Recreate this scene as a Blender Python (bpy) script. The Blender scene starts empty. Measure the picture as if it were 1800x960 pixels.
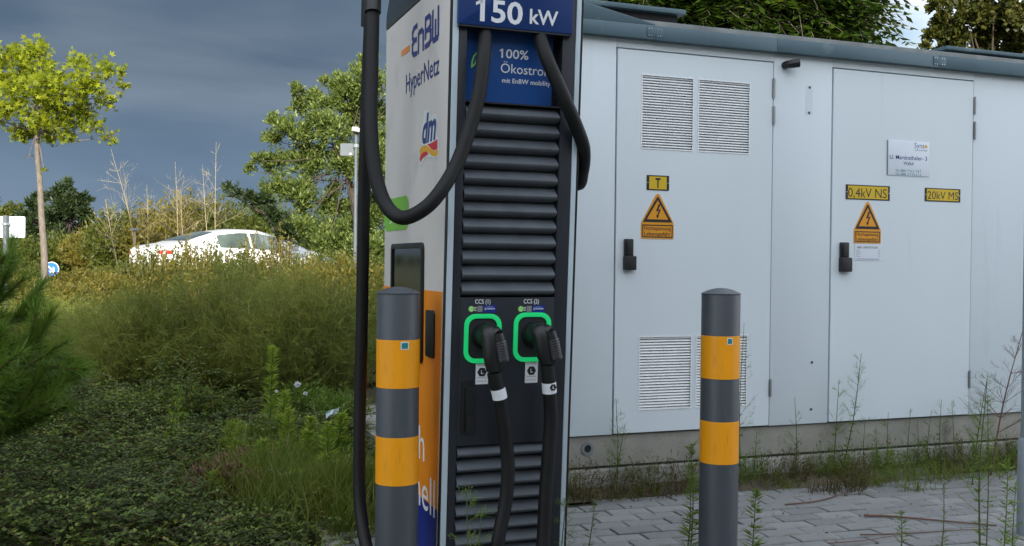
import bpy, bmesh, math, random
import numpy as np
from mathutils import Vector, Matrix, noise as mnoise
random.seed(7); rng = np.random.default_rng(7)
sc = bpy.context.scene
COL = sc.collection
R = math.radians
# ---------------------------------------------------------------- camera
F, YAW, PIT, ROL, CYP, H = 1767.93, R(69.474), R(-.731), R(.595), 484.34, 1.15
fw = np.array([math.cos(YAW)*math.cos(PIT), math.sin(YAW)*math.cos(PIT), math.sin(PIT)])
r_ = np.array([math.sin(YAW), -math.cos(YAW), 0]); u_ = np.cross(r_, fw)
CR = r_*math.cos(ROL)+u_*math.sin(ROL); CU = -r_*math.sin(ROL)+u_*math.cos(ROL)
cd = bpy.data.cameras.new('camera'); cam = bpy.data.objects.new('camera', cd); COL.objects.link(cam)
cd.sensor_width = 36; cd.lens = 36*F/1800; cd.shift_y = (CYP-480)/1800; cd.clip_end = 5000; cd.clip_start = .05
M = Matrix.Identity(4)
for i in range(3):
    M[i][0], M[i][1], M[i][2] = CR[i], CU[i], -fw[i]
M[0][3], M[1][3], M[2][3] = 0, 0, H
cam.matrix_world = M
sc.camera = cam
# ---------------------------------------------------------------- sky, sun, exposure
SUN_EL, SUN_AZ = 17.0, 12.0       # elevation; azimuth of light travel, degrees from +Y towards +X
sc.view_settings.view_transform = 'Standard'; sc.view_settings.look = 'None'
sc.view_settings.exposure = 1.64; sc.view_settings.gamma = 1
w = bpy.data.worlds.new('World'); sc.world = w; w.use_nodes = True
nt = w.node_tree; nt.nodes.clear(); N = nt.nodes.new; L = nt.links.new
sky = N('ShaderNodeTexSky'); sky.sky_type = 'NISHITA'; sky.sun_disc = False
sky.sun_elevation = R(SUN_EL); sky.sun_rotation = R(180+SUN_AZ)
tc = N('ShaderNodeTexCoord')
def vmath(op, a, b=None):
    n = N('ShaderNodeVectorMath'); n.operation = op; L(a, n.inputs[0])
    if b is not None:
        if isinstance(b, (tuple, list)): n.inputs[1].default_value = b
        else: L(b, n.inputs[1])
    return n
def ramp(fac, stops):
    n = N('ShaderNodeValToRGB'); L(fac, n.inputs[0]); e = n.color_ramp.elements
    while len(e) < len(stops): e.new(.5)
    for k, (p, c) in enumerate(stops):
        e[k].position = p; e[k].color = (*c, 1) if not isinstance(c, float) else (c, c, c, 1)
    return n
def noise_w(scale, vec, detail=6, rough=.55, dist=0):
    n = N('ShaderNodeTexNoise'); n.inputs['Scale'].default_value = scale; n.inputs['Detail'].default_value = detail
    n.inputs['Roughness'].default_value = rough; n.inputs['Distortion'].default_value = dist; L(vec, n.inputs['Vector']); return n
dirv = tc.outputs['Generated']
# storm deck thickest towards the left/back of the view, thinning towards the right and overhead behind the camera
dt = vmath('DOT_PRODUCT', dirv, tuple(Vector((-.30, .95, -.05)).normalized()))
st = vmath('MULTIPLY', dirv, (1.2, 1.2, 5.5))
nz = noise_w(1.15, st.outputs[0], 7, .5, .35)
add = N('ShaderNodeMath'); add.operation = 'MULTIPLY_ADD'; L(nz.outputs['Fac'], add.inputs[0]); add.inputs[1].default_value = .55; L(dt.outputs['Value'], add.inputs[2])
storm = ramp(add.outputs[0], [(.55, 0.0), (1.10, 1.0)])
storm.color_ramp.interpolation = 'EASE'
nz2 = noise_w(2.0, st.outputs[0], 5, .45, .2)
scol = ramp(nz2.outputs['Fac'], [(.38, (.042, .078, .130)), (.50, (.080, .125, .185)), (.64, (.19, .235, .295))])
sep = N('ShaderNodeSeparateXYZ'); L(dirv, sep.inputs[0])
elr = ramp(sep.outputs['Z'], [(0.0, (.34, .43, .53)), (.09, (.17, .25, .35)), (.17, (.080, .120, .175)), (.45, (.15, .18, .22))])
mixs = N('ShaderNodeMix'); mixs.data_type = 'RGBA'; mixs.inputs[0].default_value = .45
L(scol.outputs[0], mixs.inputs[6]); L(elr.outputs[0], mixs.inputs[7])
# ordinary broken cloud for the rest
cm = vmath('MULTIPLY', dirv, (2.2, 2.2, 4.5))
nz3 = noise_w(1.6, cm.outputs[0], 8, .55, .2)
cmask = ramp(nz3.outputs['Fac'], [(.34, 0.0), (.54, .92)])
ccol = ramp(nz3.outputs['Fac'], [(.42, (.36, .41, .46)), (.60, (.80, .81, .82))])
skm = N('ShaderNodeMix'); skm.data_type = 'RGBA'; skm.blend_type = 'MULTIPLY'; skm.inputs[0].default_value = 1
L(sky.outputs[0], skm.inputs[6]); skm.inputs[7].default_value = (1, 1, 1, 1)
def bg(col, s):
    n = N('ShaderNodeBackground'); L(col, n.inputs[0]); n.inputs[1].default_value = s; return n
b_sky = bg(skm.outputs[2], .15); b_cl = bg(ccol.outputs[0], 1.0); b_st = bg(mixs.outputs[2], .42)
m1 = N('ShaderNodeMixShader'); L(cmask.outputs[0], m1.inputs[0]); L(b_sky.outputs[0], m1.inputs[1]); L(b_cl.outputs[0], m1.inputs[2])
m2 = N('ShaderNodeMixShader'); L(storm.outputs[0], m2.inputs[0]); L(m1.outputs[0], m2.inputs[1]); L(b_st.outputs[0], m2.inputs[2])
wo = N('ShaderNodeOutputWorld'); L(m2.outputs[0], wo.inputs[0])
sd = bpy.data.lights.new('sun', 'SUN'); so = bpy.data.objects.new('sun', sd); COL.objects.link(so)
sd.energy = 2.6; sd.angle = R(.55); sd.color = (1, .945, .85)
ldir = Vector((math.sin(R(SUN_AZ))*math.cos(R(SUN_EL)), math.cos(R(SUN_AZ))*math.cos(R(SUN_EL)), -math.sin(R(SUN_EL))))
so.rotation_euler = ldir.to_track_quat('-Z', 'Y').to_euler()
so.location = (0, -20, 20)
# ---------------------------------------------------------------- pixel -> place helpers (photograph measured on real planes)
def ray(x, y): return fw + CR*(x-900)/F - CU*(y-CYP)/F
def atY(x, y, Y): d = ray(x, y); return d*Y/d[1]+np.array([0, 0, H])
def atD(x, y, D): d = ray(x, y); return d*D+np.array([0, 0, H])
def ground_xy(x, D):
    d = ray(x, 460); return d[0]*D, d[1]*D
class Plane:
    def __init__(s, O, ex, ez, n): s.O, s.ex, s.ez, s.n = [np.array(v, float) for v in (O, ex, ez, n)]
    def P(s, x, z, o=0): return s.O+s.ex*x+s.ez*z+s.n*o
    def px(s, x, y, o=0):
        d = ray(x, y); c = np.array([0, 0, H]); Q = s.O+s.n*o
        t = ((Q-c)@s.n)/(d@s.n); p = c+d*t-Q
        return np.array([p@s.ex, p@s.ez])
# ---------------------------------------------------------------- materials
MATS = {}
def mat(name, base, rough=.5, metal=0., var=.12, vscale=8., bump=.0, bscale=60., spec=.5, base2=None, trans=0., tint=None, coat=0., dirt=None, stretch=None):
    if name in MATS: return MATS[name]
    m = bpy.data.materials.new(name); m.use_nodes = True; t = m.node_tree; p = t.nodes['Principled BSDF']
    n_ = t.nodes.new; l_ = t.links.new
    p.inputs['Roughness'].default_value = rough; p.inputs['Metallic'].default_value = metal
    p.inputs['Specular IOR Level'].default_value = spec; p.inputs['Coat Weight'].default_value = coat
    c = n_('ShaderNodeTexCoord'); src = c.outputs['Object']
    if stretch:
        mp = n_('ShaderNodeMapping'); mp.inputs['Scale'].default_value = stretch; l_(src, mp.inputs[0]); src = mp.outputs[0]
    nz = n_('ShaderNodeTexNoise'); nz.inputs['Scale'].default_value = vscale; nz.inputs['Detail'].default_value = 6; l_(src, nz.inputs['Vector'])
    b2 = base2 or tuple(min(1, x*(1+var)) for x in base); b1 = base if base2 else tuple(x*(1-var) for x in base)
    cr = n_('ShaderNodeValToRGB'); cr.color_ramp.elements[0].position = .3; cr.color_ramp.elements[1].position = .7
    cr.color_ramp.elements[0].color = (*b1, 1); cr.color_ramp.elements[1].color = (*b2, 1); l_(nz.outputs['Fac'], cr.inputs[0])
    out = cr.outputs[0]
    if tint:      # per-leaf variation stored with the mesh
        at = n_('ShaderNodeAttribute'); at.attribute_name = 'tint'
        r2 = n_('ShaderNodeValToRGB'); e = r2.color_ramp.elements
        while len(e) < len(tint): e.new(.5)
        for k, cc in enumerate(tint): e[k].position = k/(len(tint)-1); e[k].color = (*cc, 1)
        l_(at.outputs['Fac'], r2.inputs[0])
        mx = n_('ShaderNodeMix'); mx.data_type = 'RGBA'; mx.inputs[0].default_value = .25
        l_(r2.outputs[0], mx.inputs[6]); l_(cr.outputs[0], mx.inputs[7]); out = mx.outputs[2]
    if dirt:      # (colour, scale, lo, hi)
        nd = n_('ShaderNodeTexNoise'); nd.inputs['Scale'].default_value = dirt[1]; nd.inputs['Detail'].default_value = 9; nd.inputs['Roughness'].default_value = .65
        l_(src, nd.inputs['Vector'])
        rd = n_('ShaderNodeValToRGB'); rd.color_ramp.elements[0].position = dirt[2]; rd.color_ramp.elements[1].position = dirt[3]
        rd.color_ramp.elements[0].color = (0, 0, 0, 1); rd.color_ramp.elements[1].color = (1, 1, 1, 1)
        l_(nd.outputs['Fac'], rd.inputs[0])
        mx = n_('ShaderNodeMix'); mx.data_type = 'RGBA'; l_(rd.outputs[0], mx.inputs[0]); l_(out, mx.inputs[6]); mx.inputs[7].default_value = (*dirt[0], 1); out = mx.outputs[2]
    l_(out, p.inputs['Base Color'])
    rr = n_('ShaderNodeMapRange'); rr.inputs['To Min'].default_value = max(0, rough-.07); rr.inputs['To Max'].default_value = min(1, rough+.1)
    l_(nz.outputs['Fac'], rr.inputs[0]); l_(rr.outputs[0], p.inputs['Roughness'])
    if bump:
        nb = n_('ShaderNodeTexNoise'); nb.inputs['Scale'].default_value = bscale; nb.inputs['Detail'].default_value = 5; l_(src, nb.inputs['Vector'])
        bm_ = n_('ShaderNodeBump'); bm_.inputs['Strength'].default_value = bump; bm_.inputs['Distance'].default_value = .01
        l_(nb.outputs['Fac'], bm_.inputs['Height']); l_(bm_.outputs[0], p.inputs['Normal'])
    if trans:
        tr = n_('ShaderNodeBsdfTranslucent'); l_(out, tr.inputs[0]); ms = n_('ShaderNodeMixShader'); ms.inputs[0].default_value = trans
        l_(p.outputs[0], ms.inputs[1]); l_(tr.outputs[0], ms.inputs[2]); l_(ms.outputs[0], t.nodes['Material Output'].inputs[0])
    MATS[name] = m; return m
WHITEWALL = mat('white_enamel', (.62, .69, .735), .42, var=.03, vscale=1.3, bump=.03, bscale=9, dirt=((.47, .50, .50), 2.6, .60, .90), stretch=(1.6, 1, .22))
DOORW = mat('door_enamel', (.64, .71, .755), .40, var=.03, vscale=1.0, bump=.03, bscale=7, dirt=((.50, .53, .53), 3.2, .62, .92), stretch=(2, 1, .2))
LOUV = mat('louvre_aluminium', (.80, .82, .83), .4, .0, var=.06, vscale=20)
GAP = mat('dark_gap', (.015, .016, .018), .8)
FASC = mat('blue_grey_metal', (.070, .118, .145), .38, .25, var=.10, vscale=3, dirt=((.20, .24, .25), 5, .58, .8))
ROOFM = mat('roof_sheet', (.22, .23, .23), .6, var=.2, vscale=6, dirt=((.12, .13, .11), 4, .5, .75))
CONC = mat('concrete', (.31, .30, .265), .9, var=.18, vscale=7, bump=.35, bscale=70, dirt=((.12, .115, .09), 3.5, .52, .72))
CONC2 = mat('old_concrete', (.31, .305, .27), .9, var=.2, vscale=9, bump=.4, bscale=60, dirt=((.10, .10, .07), 4.5, .47, .68))
STEEL = mat('hinge_steel', (.28, .29, .30), .4, .6)
BLACKP = mat('black_plastic', (.007, .0075, .009), .42, bump=.05, bscale=200)
RUBBER = mat('cable_rubber', (.008, .008, .009), .55, bump=.1, bscale=90, var=.3, spec=.3, dirt=((.022, .022, .02), 14, .62, .85))
DARKF = mat('charcoal_frame', (.016, .020, .027), .42, var=.12, vscale=5, bump=.06, bscale=350)
SLATM = mat('slat_metal', (.080, .092, .108), .62, .0, var=.15, vscale=14, dirt=((.09, .09, .085), 18, .62, .85))
CAPM = mat('cap_plastic', (.022, .027, .030), .38, var=.15)
PANELG = mat('panel_warm_grey', (.57, .535, .51), .5, var=.03, vscale=2, dirt=((.42, .40, .38), 5, .55, .8))
TRIMW = mat('trim_pale', (.48, .56, .62), .35, var=.05)
BLUE = mat('sign_blue', (.003, .030, .145), .35, var=.06)
BLUE2 = mat('info_blue', (.004, .060, .25), .35, var=.06)
NAVY = mat('navy_print', (.022, .035, .19), .4)
DEEPB = mat('deep_blue', (.006, .02, .20), .4)
PWHITE = mat('white_print', (.74, .76, .80), .5, var=.04)
ORANGE = mat('orange_wrap', (.78, .24, .006), .45, var=.05)
ORPR = mat('orange_print', (.68, .24, .04), .5)
GREENB = mat('green_badge', (.16, .43, .025), .45)
GRNL = mat('green_line', (.25, .62, .12), .5)
RED = mat('red_print', (.55, .02, .025), .45)
YEL = mat('yellow_print', (.70, .36, .012), .45)
SIGNY = mat('plate_yellow', (.62, .42, .012), .45, var=.06)
SIGNO = mat('warning_orange', (.72, .30, .010), .45, var=.06)
SBLACK = mat('sign_black', (.012, .012, .014), .5)
PLATEW = mat('plate_white', (.66, .71, .78), .35, var=.03)
PURPLE = mat('grey_purple_print', (.10, .11, .22), .5)
TAPE = mat('yellow_tape', (.86, .335, .005), .36, var=.05, vscale=5, bump=.10, bscale=25, dirt=((.50, .20, .02), 14, .58, .85), stretch=(4, 4, .5))
BOLL = mat('bollard_grey', (.055, .063, .075), .42, var=.08, vscale=6, bump=.05, bscale=200, dirt=((.10, .10, .095), 9, .56, .85), stretch=(2, 2, .4))
TEAL = mat('teal_label', (.02, .22, .24), .3)
GLASSD = mat('display_glass', (.006, .007, .008), .08, spec=.35)
CHROME = mat('galvanised_steel', (.21, .24, .26), .55, .3, var=.12, vscale=9)
BARK = mat('bark', (.15, .125, .10), .9, var=.35, vscale=14, bump=.5, bscale=40, stretch=(3, 3, .6))
BARKD = mat('dark_bark', (.06, .045, .032), .9, var=.3, vscale=14)
DRYW = mat('dry_twig', (.36, .29, .17), .9, var=.25, vscale=8)
def emis(name, col, s):
    m = mat(name, col, .4); p = m.node_tree.nodes['Principled BSDF']; p.inputs['Emission Color'].default_value = (*col, 1); p.inputs['Emission Strength'].default_value = s; return m
RING = emis('green_light_ring', (.008, .42, .12), .22)
# ---------------------------------------------------------------- mesh building
def root_loc(o):
    while o.parent: o = o.parent
    return np.array(o.location)
class MB:
    def __init__(s): s.v = []; s.f = []; s.t = []
    def add(s, vs, fs):
        k = len(s.v); s.v += [tuple(map(float, v)) for v in vs]; s.f += [tuple(i+k for i in f) for f in fs]; return s
    def prism(s, pl, poly, o0, o1, hole=None):
        n = len(poly); a = [pl.P(x, z, o0) for x, z in poly]; b = [pl.P(x, z, o1) for x, z in poly]
        if hole is None:
            s.add(a+b, [tuple(range(n, 2*n)), tuple(range(n-1, -1, -1))]+[(i, (i+1) % n, n+(i+1) % n, n+i) for i in range(n)])
        else:
            c = [pl.P(x, z, o0) for x, z in hole]; d = [pl.P(x, z, o1) for x, z in hole]
            fs = []
            for i in range(n):
                j = (i+1) % n
                fs += [(n+i, n+j, 3*n+j, 3*n+i), (i, j, n+j, n+i), (2*n+j, 2*n+i, 3*n+i, 3*n+j), (j, i, 2*n+i, 2*n+j)]
            s.add(a+b+c+d, fs)
        return s
    def box(s, pl, x0, x1, z0, z1, o0, o1): return s.prism(pl, [(x0, z0), (x1, z0), (x1, z1), (x0, z1)], o0, o1)
    def wbox(s, x0, x1, y0, y1, z0, z1): return s.box(WORLD, x0, x1, z0, z1, -y1, -y0)
    def rect(s, pl, x0, x1, z0, z1, o0, o1, r=.01, k=4): return s.prism(pl, rrect(x0, x1, z0, z1, r, k), o0, o1)
    def tube(s, pts, rad, n=8, cap=True):
        pts = [Vector(p) for p in pts]; m = len(pts)
        if not hasattr(rad, '__len__'): rad = [rad]*m
        t0 = (pts[1]-pts[0]).normalized(); a = t0.orthogonal().normalized(); vs = []
        for i in range(m):
            t = (pts[min(i+1, m-1)]-pts[max(i-1, 0)]).normalized()
            a = (a-t*a.dot(t)); a = a.normalized() if a.length > 1e-6 else t.orthogonal().normalized(); b = t.cross(a)
            for k in range(n):
                an = 2*math.pi*k/n; vs.append(pts[i]+(a*math.cos(an)+b*math.sin(an))*rad[i])
        fs = [(i*n+k, i*n+(k+1) % n, (i+1)*n+(k+1) % n, (i+1)*n+k) for i in range(m-1) for k in range(n)]
        if cap: fs += [tuple(range(n-1, -1, -1)), tuple(range((m-1)*n, m*n))]
        return s.add(vs, fs)
    def lathe(s, c, prof, n=32):
        vs = [(c[0]+r*math.cos(2*math.pi*k/n), c[1]+r*math.sin(2*math.pi*k/n), c[2]+z) for r, z in prof for k in range(n)]
        m = len(prof); fs = [(i*n+k, i*n+(k+1) % n, (i+1)*n+(k+1) % n, (i+1)*n+k) for i in range(m-1) for k in range(n)]
        fs += [tuple(range(n-1, -1, -1)), tuple(range((m-1)*n, m*n))]
        return s.add(vs, fs)
    def build(s, name, m, parent=None, smooth=None, bevel=0, label=None):
        off = root_loc(parent) if parent else np.zeros(3)
        me = bpy.data.meshes.new(name); me.from_pydata([tuple(np.array(v)-off) for v in s.v], [], s.f)
        if bevel:
            b = bmesh.new(); b.from_mesh(me); bmesh.ops.recalc_face_normals(b, faces=b.faces)
            es = [e for e in b.edges if len(e.link_faces) == 2 and e.calc_face_angle(0) > R(40)]
            bmesh.ops.bevel(b, geom=es, offset=bevel, segments=2, affect='EDGES', profile=.6, clamp_overlap=True); b.to_mesh(me); b.free()
        else:
            b = bmesh.new(); b.from_mesh(me); bmesh.ops.recalc_face_normals(b, faces=b.faces); b.to_mesh(me); b.free()
        if smooth or bevel: me.shade_smooth(); me.set_sharp_from_angle(angle=R(smooth or 40))
        me.materials.append(m); o = bpy.data.objects.new(name, me); COL.objects.link(o)
        if parent: o.parent = parent
        if label: o['label'] = label
        return o
WORLD = Plane((0, 0, 0), (1, 0, 0), (0, 0, 1), (0, -1, 0))
def rrect(x0, x1, z0, z1, r, k=4):
    r = min(r, (x1-x0)/2-1e-5, (z1-z0)/2-1e-5); p = []
    for cx, cz, a0 in ((x1-r, z0+r, -90), (x1-r, z1-r, 0), (x0+r, z1-r, 90), (x0+r, z0+r, 180)):
        for i in range(k+1): a = R(a0+90*i/k); p.append((cx+r*math.cos(a), cz+r*math.sin(a)))
    return p
def empty(name, loc, label, cat, group=None):
    o = bpy.data.objects.new(name, None); COL.objects.link(o); o.location = tuple(map(float, loc)); o.empty_display_size = .2
    tag(o, label, cat, group); return o
def tag(o, label=None, cat=None, group=None, kind=None):
    if label: o['label'] = label
    if cat: o['category'] = cat
    if group: o['group'] = group
    if kind: o['kind'] = kind
    return o
def spline(pts, k=8):
    P = [Vector(p) for p in pts]; P = [P[0]*2-P[1]]+P+[P[-1]*2-P[-2]]; out = []
    for i in range(1, len(P)-2):
        for j in range(k):
            t = j/k; out.append(.5*((2*P[i])+(P[i+1]-P[i-1])*t+(2*P[i-1]-5*P[i]+4*P[i+1]-P[i+2])*t*t+(3*P[i]-P[i-1]-3*P[i+1]+P[i+2])*t**3))
    out.append(P[-2]); return out
_capref = {}
def text_mesh(body, bold=0., shear=0., res=3):
    cu = bpy.data.curves.new('t', 'FONT'); cu.body = body; cu.size = 1; cu.offset = bold; cu.shear = shear; cu.resolution_u = res
    ob = bpy.data.objects.new('t', cu); me = bpy.data.meshes.new_from_object(ob)
    v = np.array([p.co[:] for p in me.vertices]); f = [tuple(p.vertices) for p in me.polygons]
    bpy.data.objects.remove(ob); bpy.data.curves.remove(cu); bpy.data.meshes.remove(me)
    if body[0] == '1' and body != '1 ':      # give the plain 1 its flag
        one, _ = text_mesh('1 ', bold); a = v[:, 0].min(); t = one[:, 1].max(); sw_ = one[:, 0].max()-one[:, 0].min(); n = len(v)
        v = np.vstack([v, [[a+sw_*.5, t, 0], [a-.13, t-.13, 0], [a-.13, t-.23, 0], [a+.0, t-.155, 0], [a+sw_*.5, t-.14, 0]]])
        f = f+[(n, n+1, n+2, n+3, n+4)]
    return v, f
CAPH = None
def text_on(pl, body, bl, xr, capy, m, parent, out, bold=0., shear=0., name='lettering', right_local=None):
    """bl: pixel of baseline left; xr: pixel x of right end on the baseline; capy: pixel y of cap top at left"""
    global CAPH
    if CAPH is None: hv, _ = text_mesh('H'); CAPH = hv[:, 1].max()-hv[:, 1].min()
    v, f = text_mesh(body, bold, shear)
    a = pl.px(bl[0], bl[1], out); t = pl.px(bl[0], capy, out)
    lo, hi = a[0], None
    for _ in range(1):   # right end: walk along the baseline until the pixel column fits
        xs = np.linspace(0, 2.5, 5001); W = pl.O+pl.ex[None]*(a[0]+xs[:, None])+pl.ez*a[1]+pl.n*out-np.array([0, 0, H])
        px = 900+F*(W@CR)/(W@fw); hi = a[0]+xs[np.argmin(abs(px-xr))]
    x0, x1 = v[:, 0].min(), v[:, 0].max()
    X = a[0]+(v[:, 0]-x0)/(x1-x0)*(hi-a[0]); Z = a[1]+v[:, 1]/CAPH*(t[1]-a[1])
    b = MB(); b.add([pl.P(X[i], Z[i], out) for i in range(len(X))], f)
    return b.build(name, m, parent)
def poly_px(pl, pts, m, parent, out, name='print', th=.0006):
    q = [tuple(pl.px(x, y, out)) for x, y in pts]; b = MB(); b.prism(pl, q, out-th, out); return b.build(name, m, parent)
def strokes(b, pl, lines, wd, out, th=.0006):
    for l in lines:
        for (x0, z0), (x1, z1) in zip(l[:-1], l[1:]):
            d = np.array([x1-x0, z1-z0]); ln = np.hypot(*d); d = d/ln; n = np.array([-d[1], d[0]])*wd/2; e = d*wd*.42
            a = np.array([x0, z0])-e; c = np.array([x1, z1])+e
            b.prism(pl, [tuple(a-n), tuple(c-n), tuple(c+n), tuple(a+n)], out-th, out); out += .00004
# ---------------------------------------------------------------- terrain
def th_(x, y):
    """ground height: flat paved yard, planted ground on the left, slow rise to the road behind"""
    d = math.hypot(x, y); z = .10*min(1, max(0, (y-4.5)/3))
    if y > 11: z += .33*min(1, (y-11)/9)
    if d > 60: z += min(2.5, (d-60)*.012)
    z += .05*mnoise.noise(Vector((x*.35, y*.35, 3)))*min(1, max(0, (y-4.5)/2))
    if x < .70 and y < 9: z += .03*mnoise.noise(Vector((x*1.7, y*1.7, 0)))
    if x >= .70 and y <= 4.44: z = -.09
    if x >= 1.45 and 4.44 < y < 8: z = -.03
    return z
def build_terrain():
    def axis(lo, hi, a, b, st):
        v = list(np.arange(a, b+1e-6, st)); s = st
        x = a
        while x > lo: s *= 1.25; x -= s; v.insert(0, x)
        s = st; x = b
        while x < hi: s *= 1.25; x += s; v.append(x)
        return v
    xs = axis(-900, 900, -4, 8, .15); ys = axis(-900, 1200, 0, 14, .15)
    xs = sorted(xs+[.695, .705]); ys = sorted(ys+[4.435, 4.445])
    nx = len(xs); vs = [(x, y, th_(x, y)) for y in ys for x in xs]
    fs = [(j*nx+i, j*nx+i+1, (j+1)*nx+i+1, (j+1)*nx+i) for j in range(len(ys)-1) for i in range(nx-1)]
    m = mat('soil_and_litter', (.050, .040, .025), .95, var=.3, vscale=3, bump=.6, bscale=40, base2=(.085, .080, .035), dirt=((.06, .085, .022), 1.2, .45, .62))
    b = MB(); b.v = vs; b.f = fs; o = b.build('ground', m, smooth=80); tag(o, kind='structure')
build_terrain()
# road behind, where the car drives
def strip(name, pts, wd, z, m, kind='structure'):
    b = MB(); vs = []
    for i, p in enumerate(pts):
        p = np.array(p, float); q = np.array(pts[min(i+1, len(pts)-1)], float)-np.array(pts[max(i-1, 0)], float); q /= np.hypot(*q); n = np.array([-q[1], q[0]])
        for s_ in (-1, -.33, .33, 1): a = p+n*s_*wd/2; vs.append((a[0], a[1], z(a[0], a[1])))
    fs = [(i*4+k, i*4+k+1, (i+1)*4+k+1, (i+1)*4+k) for i in range(len(pts)-1) for k in range(3)]
    b.add(vs, fs); o = b.build(name, m, smooth=80); tag(o, kind=kind); return o
ASPH = mat('asphalt', (.055, .055, .057), .9, var=.2, vscale=3, bump=.4, bscale=80)
road_pts = [tuple(np.array([2.1, 24.4])+np.array([.891, .454])*t) for t in np.linspace(-60, 90, 160)]
strip('road', road_pts, 6.0, lambda x, y: th_(x, y)+.03, ASPH)
# ---------------------------------------------------------------- paving (brick pieces laid in running bond)
BRK = [mat('paver_%s' % n, c, .88, var=.14, vscale=11, bump=.45, bscale=90, dirt=((.11, .11, .09), 6, .5, .75)) for n, c in (('grey', (.195, .20, .202)), ('pale', (.225, .228, .228)), ('dark', (.172, .175, .177)))]
SAND = mat('joint_sand', (.055, .055, .042), .95, var=.35, vscale=20, bump=.5, bscale=80, dirt=((.035, .055, .018), 3, .5, .62))
b = MB(); b.wbox(.70, 9, -3.5, 4.42, -.085, -.012); pave = tag(b.build('pavement', SAND), kind='structure')
BX, BY = .198, .098
bpy_br = []
for i in range(4):
    b = MB(); top = .012
    hx, hy = BX/2-.0018, BY/2-.0018; c = .004
    vs = [(-hx, -hy, -.02), (hx, -hy, -.02), (hx, hy, -.02), (-hx, hy, -.02), (-hx, -hy, top-c), (hx, -hy, top-c), (hx, hy, top-c), (-hx, hy, top-c)]
    j = [random.uniform(-.0015, .0015) for _ in range(4)]
    vs += [(-hx+c, -hy+c, top+j[0]), (hx-c, -hy+c, top+j[1]), (hx-c, hy-c, top+j[2]), (-hx+c, hy-c, top+j[3])]
    b.add(vs, [(0, 1, 5, 4), (1, 2, 6, 5), (2, 3, 7, 6), (3, 0, 4, 7), (4, 5, 9, 8), (5, 6, 10, 9), (6, 7, 11, 10), (7, 4, 8, 11), (8, 9, 10, 11)])
    o = b.build('paving_brick', BRK[i % 3]); bpy_br.append(o.data); bpy.data.objects.remove(o)
cands = []
ang = R(-4)
for jy in range(-36, 30):
    for ix in range(-45, 45):
        lx, ly = (ix+.5*(jy % 2)+random.uniform(-.01, .01))*.2, jy*.1
        x = 3.0+lx*math.cos(ang)-ly*math.sin(ang); y = 3.4+lx*math.sin(ang)+ly*math.cos(ang)
        if not (.80 < x < 8.9 and 0 < y < 4.37): continue
        v = np.array([x, y, -H]); d = v@fw; px = 900+F*(v@CR)/d; py = CYP-F*(v@CU)/d
        vis = d > .3 and 960 < px < 1830 and 800 < py < 985
        cands.append((0 if vis else 1, d, x, y))
cands.sort(key=lambda c: (c[0], c[1])); rest = MB()
for k, (vi, d, x, y) in enumerate(cands):
    zt = random.gauss(0, .0018)-.012+.012*mnoise.noise(Vector((x*.8, y*.8, 9)))
    if vi == 0 and k < 298:
        o = bpy.data.objects.new('paving_brick', bpy_br[random.randrange(4)]); COL.objects.link(o); o.parent = pave
        o.location = (x, y, zt+.004); o.rotation_euler = (random.gauss(0, .006), random.gauss(0, .004), ang+random.gauss(0, .008))
    else:
        hx, hy = .0975, .0475
        cs, sn = math.cos(ang), math.sin(ang)
        def rp(a, b_): return (x+a*cs-b_*sn, y+a*sn+b_*cs)
        q = [rp(-hx, -hy), rp(hx, -hy), rp(hx, hy), rp(-hx, hy)]
        rest.add([(*p, -.02) for p in q]+[(*p, zt+.016) for p in q], [(4, 5, 6, 7), (0, 1, 5, 4), (1, 2, 6, 5), (2, 3, 7, 6), (3, 0, 4, 7)])
o = rest.build('paving_brick_field', BRK[0], pave); o['kind'] = 'stuff'
# kerb on the left of the yard
ks = MB(); ks.wbox(.705, .775, 0, 4.40, -.09, .035); kb = tag(ks.build('kerb', CONC2, bevel=.006), kind='structure')
b = MB()
for (x0, x1, y0, y1) in ((1.30, 1.76, 5.2, 5.62), (1.32, 1.77, 5.65, 6.08), (1.36, 1.80, 6.11, 6.55), (1.40, 1.84, 6.58, 7.0)):
    b.wbox(x0, x1, y0, y1, -.02, .11+.02*(y0-5))
tag(b.build('path', CONC2, bevel=.01), kind='structure')
# ================================================================ transformer station
YW = 4.5
WP = Plane((0, YW, 0), (1, 0, 0), (0, 0, 1), (0, -1, 0))
zb, zt, zf, zl = H-.1889*YW, H+.2379*YW, H+.2494*YW, H-.2253*YW
XW0, XW1 = 1.78, 7.4
st = empty('transformer_station', ((XW0+XW1)/2, YW+1.2, 0), 'white metal-clad electricity transformer station with blue-grey roof edge on a concrete plinth', 'transformer station')
d1 = (.4952*YW, .6988*YW); d2 = (.7833*YW, 1.0011*YW)
def seg(x0, x1): b.wbox(x0, x1, YW, YW+.06, zb, zf+.02)
b = MB(); g = .004
b.wbox(XW0, d1[0]-g, YW, YW+.06, zb, zf+.02); b.wbox(d1[1]+g, d2[0]-g, YW, YW+.06, zb, zf+.02); b.wbox(d2[1]+g, XW1, YW, YW+.06, zb, zf+.02)
b.wbox(d1[0]-g, d1[1]+g, YW+.0005, YW+.06, zt+g, zf+.02); b.wbox(d2[0]-g, d2[1]+g, YW+.0005, YW+.06, zt+g, zf+.02)
b.build('front_wall', WHITEWALL, st, bevel=.0015)
b = MB(); b.wbox(XW0, XW0+.06, YW+.061, YW+2.4, zb, zf+.02); b.wbox(XW1-.06, XW1, YW+.061, YW+2.4, zb, zf+.02); b.wbox(XW0+.061, XW1-.061, YW+2.34, YW+2.4, zb, zf+.02)
b.build('side_wall', WHITEWALL, st)
b = MB(); b.wbox(XW0+.05, XW1-.07, YW+.075, YW+.09, zb, zf); b.build('inner_wall', GAP, st)
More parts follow.
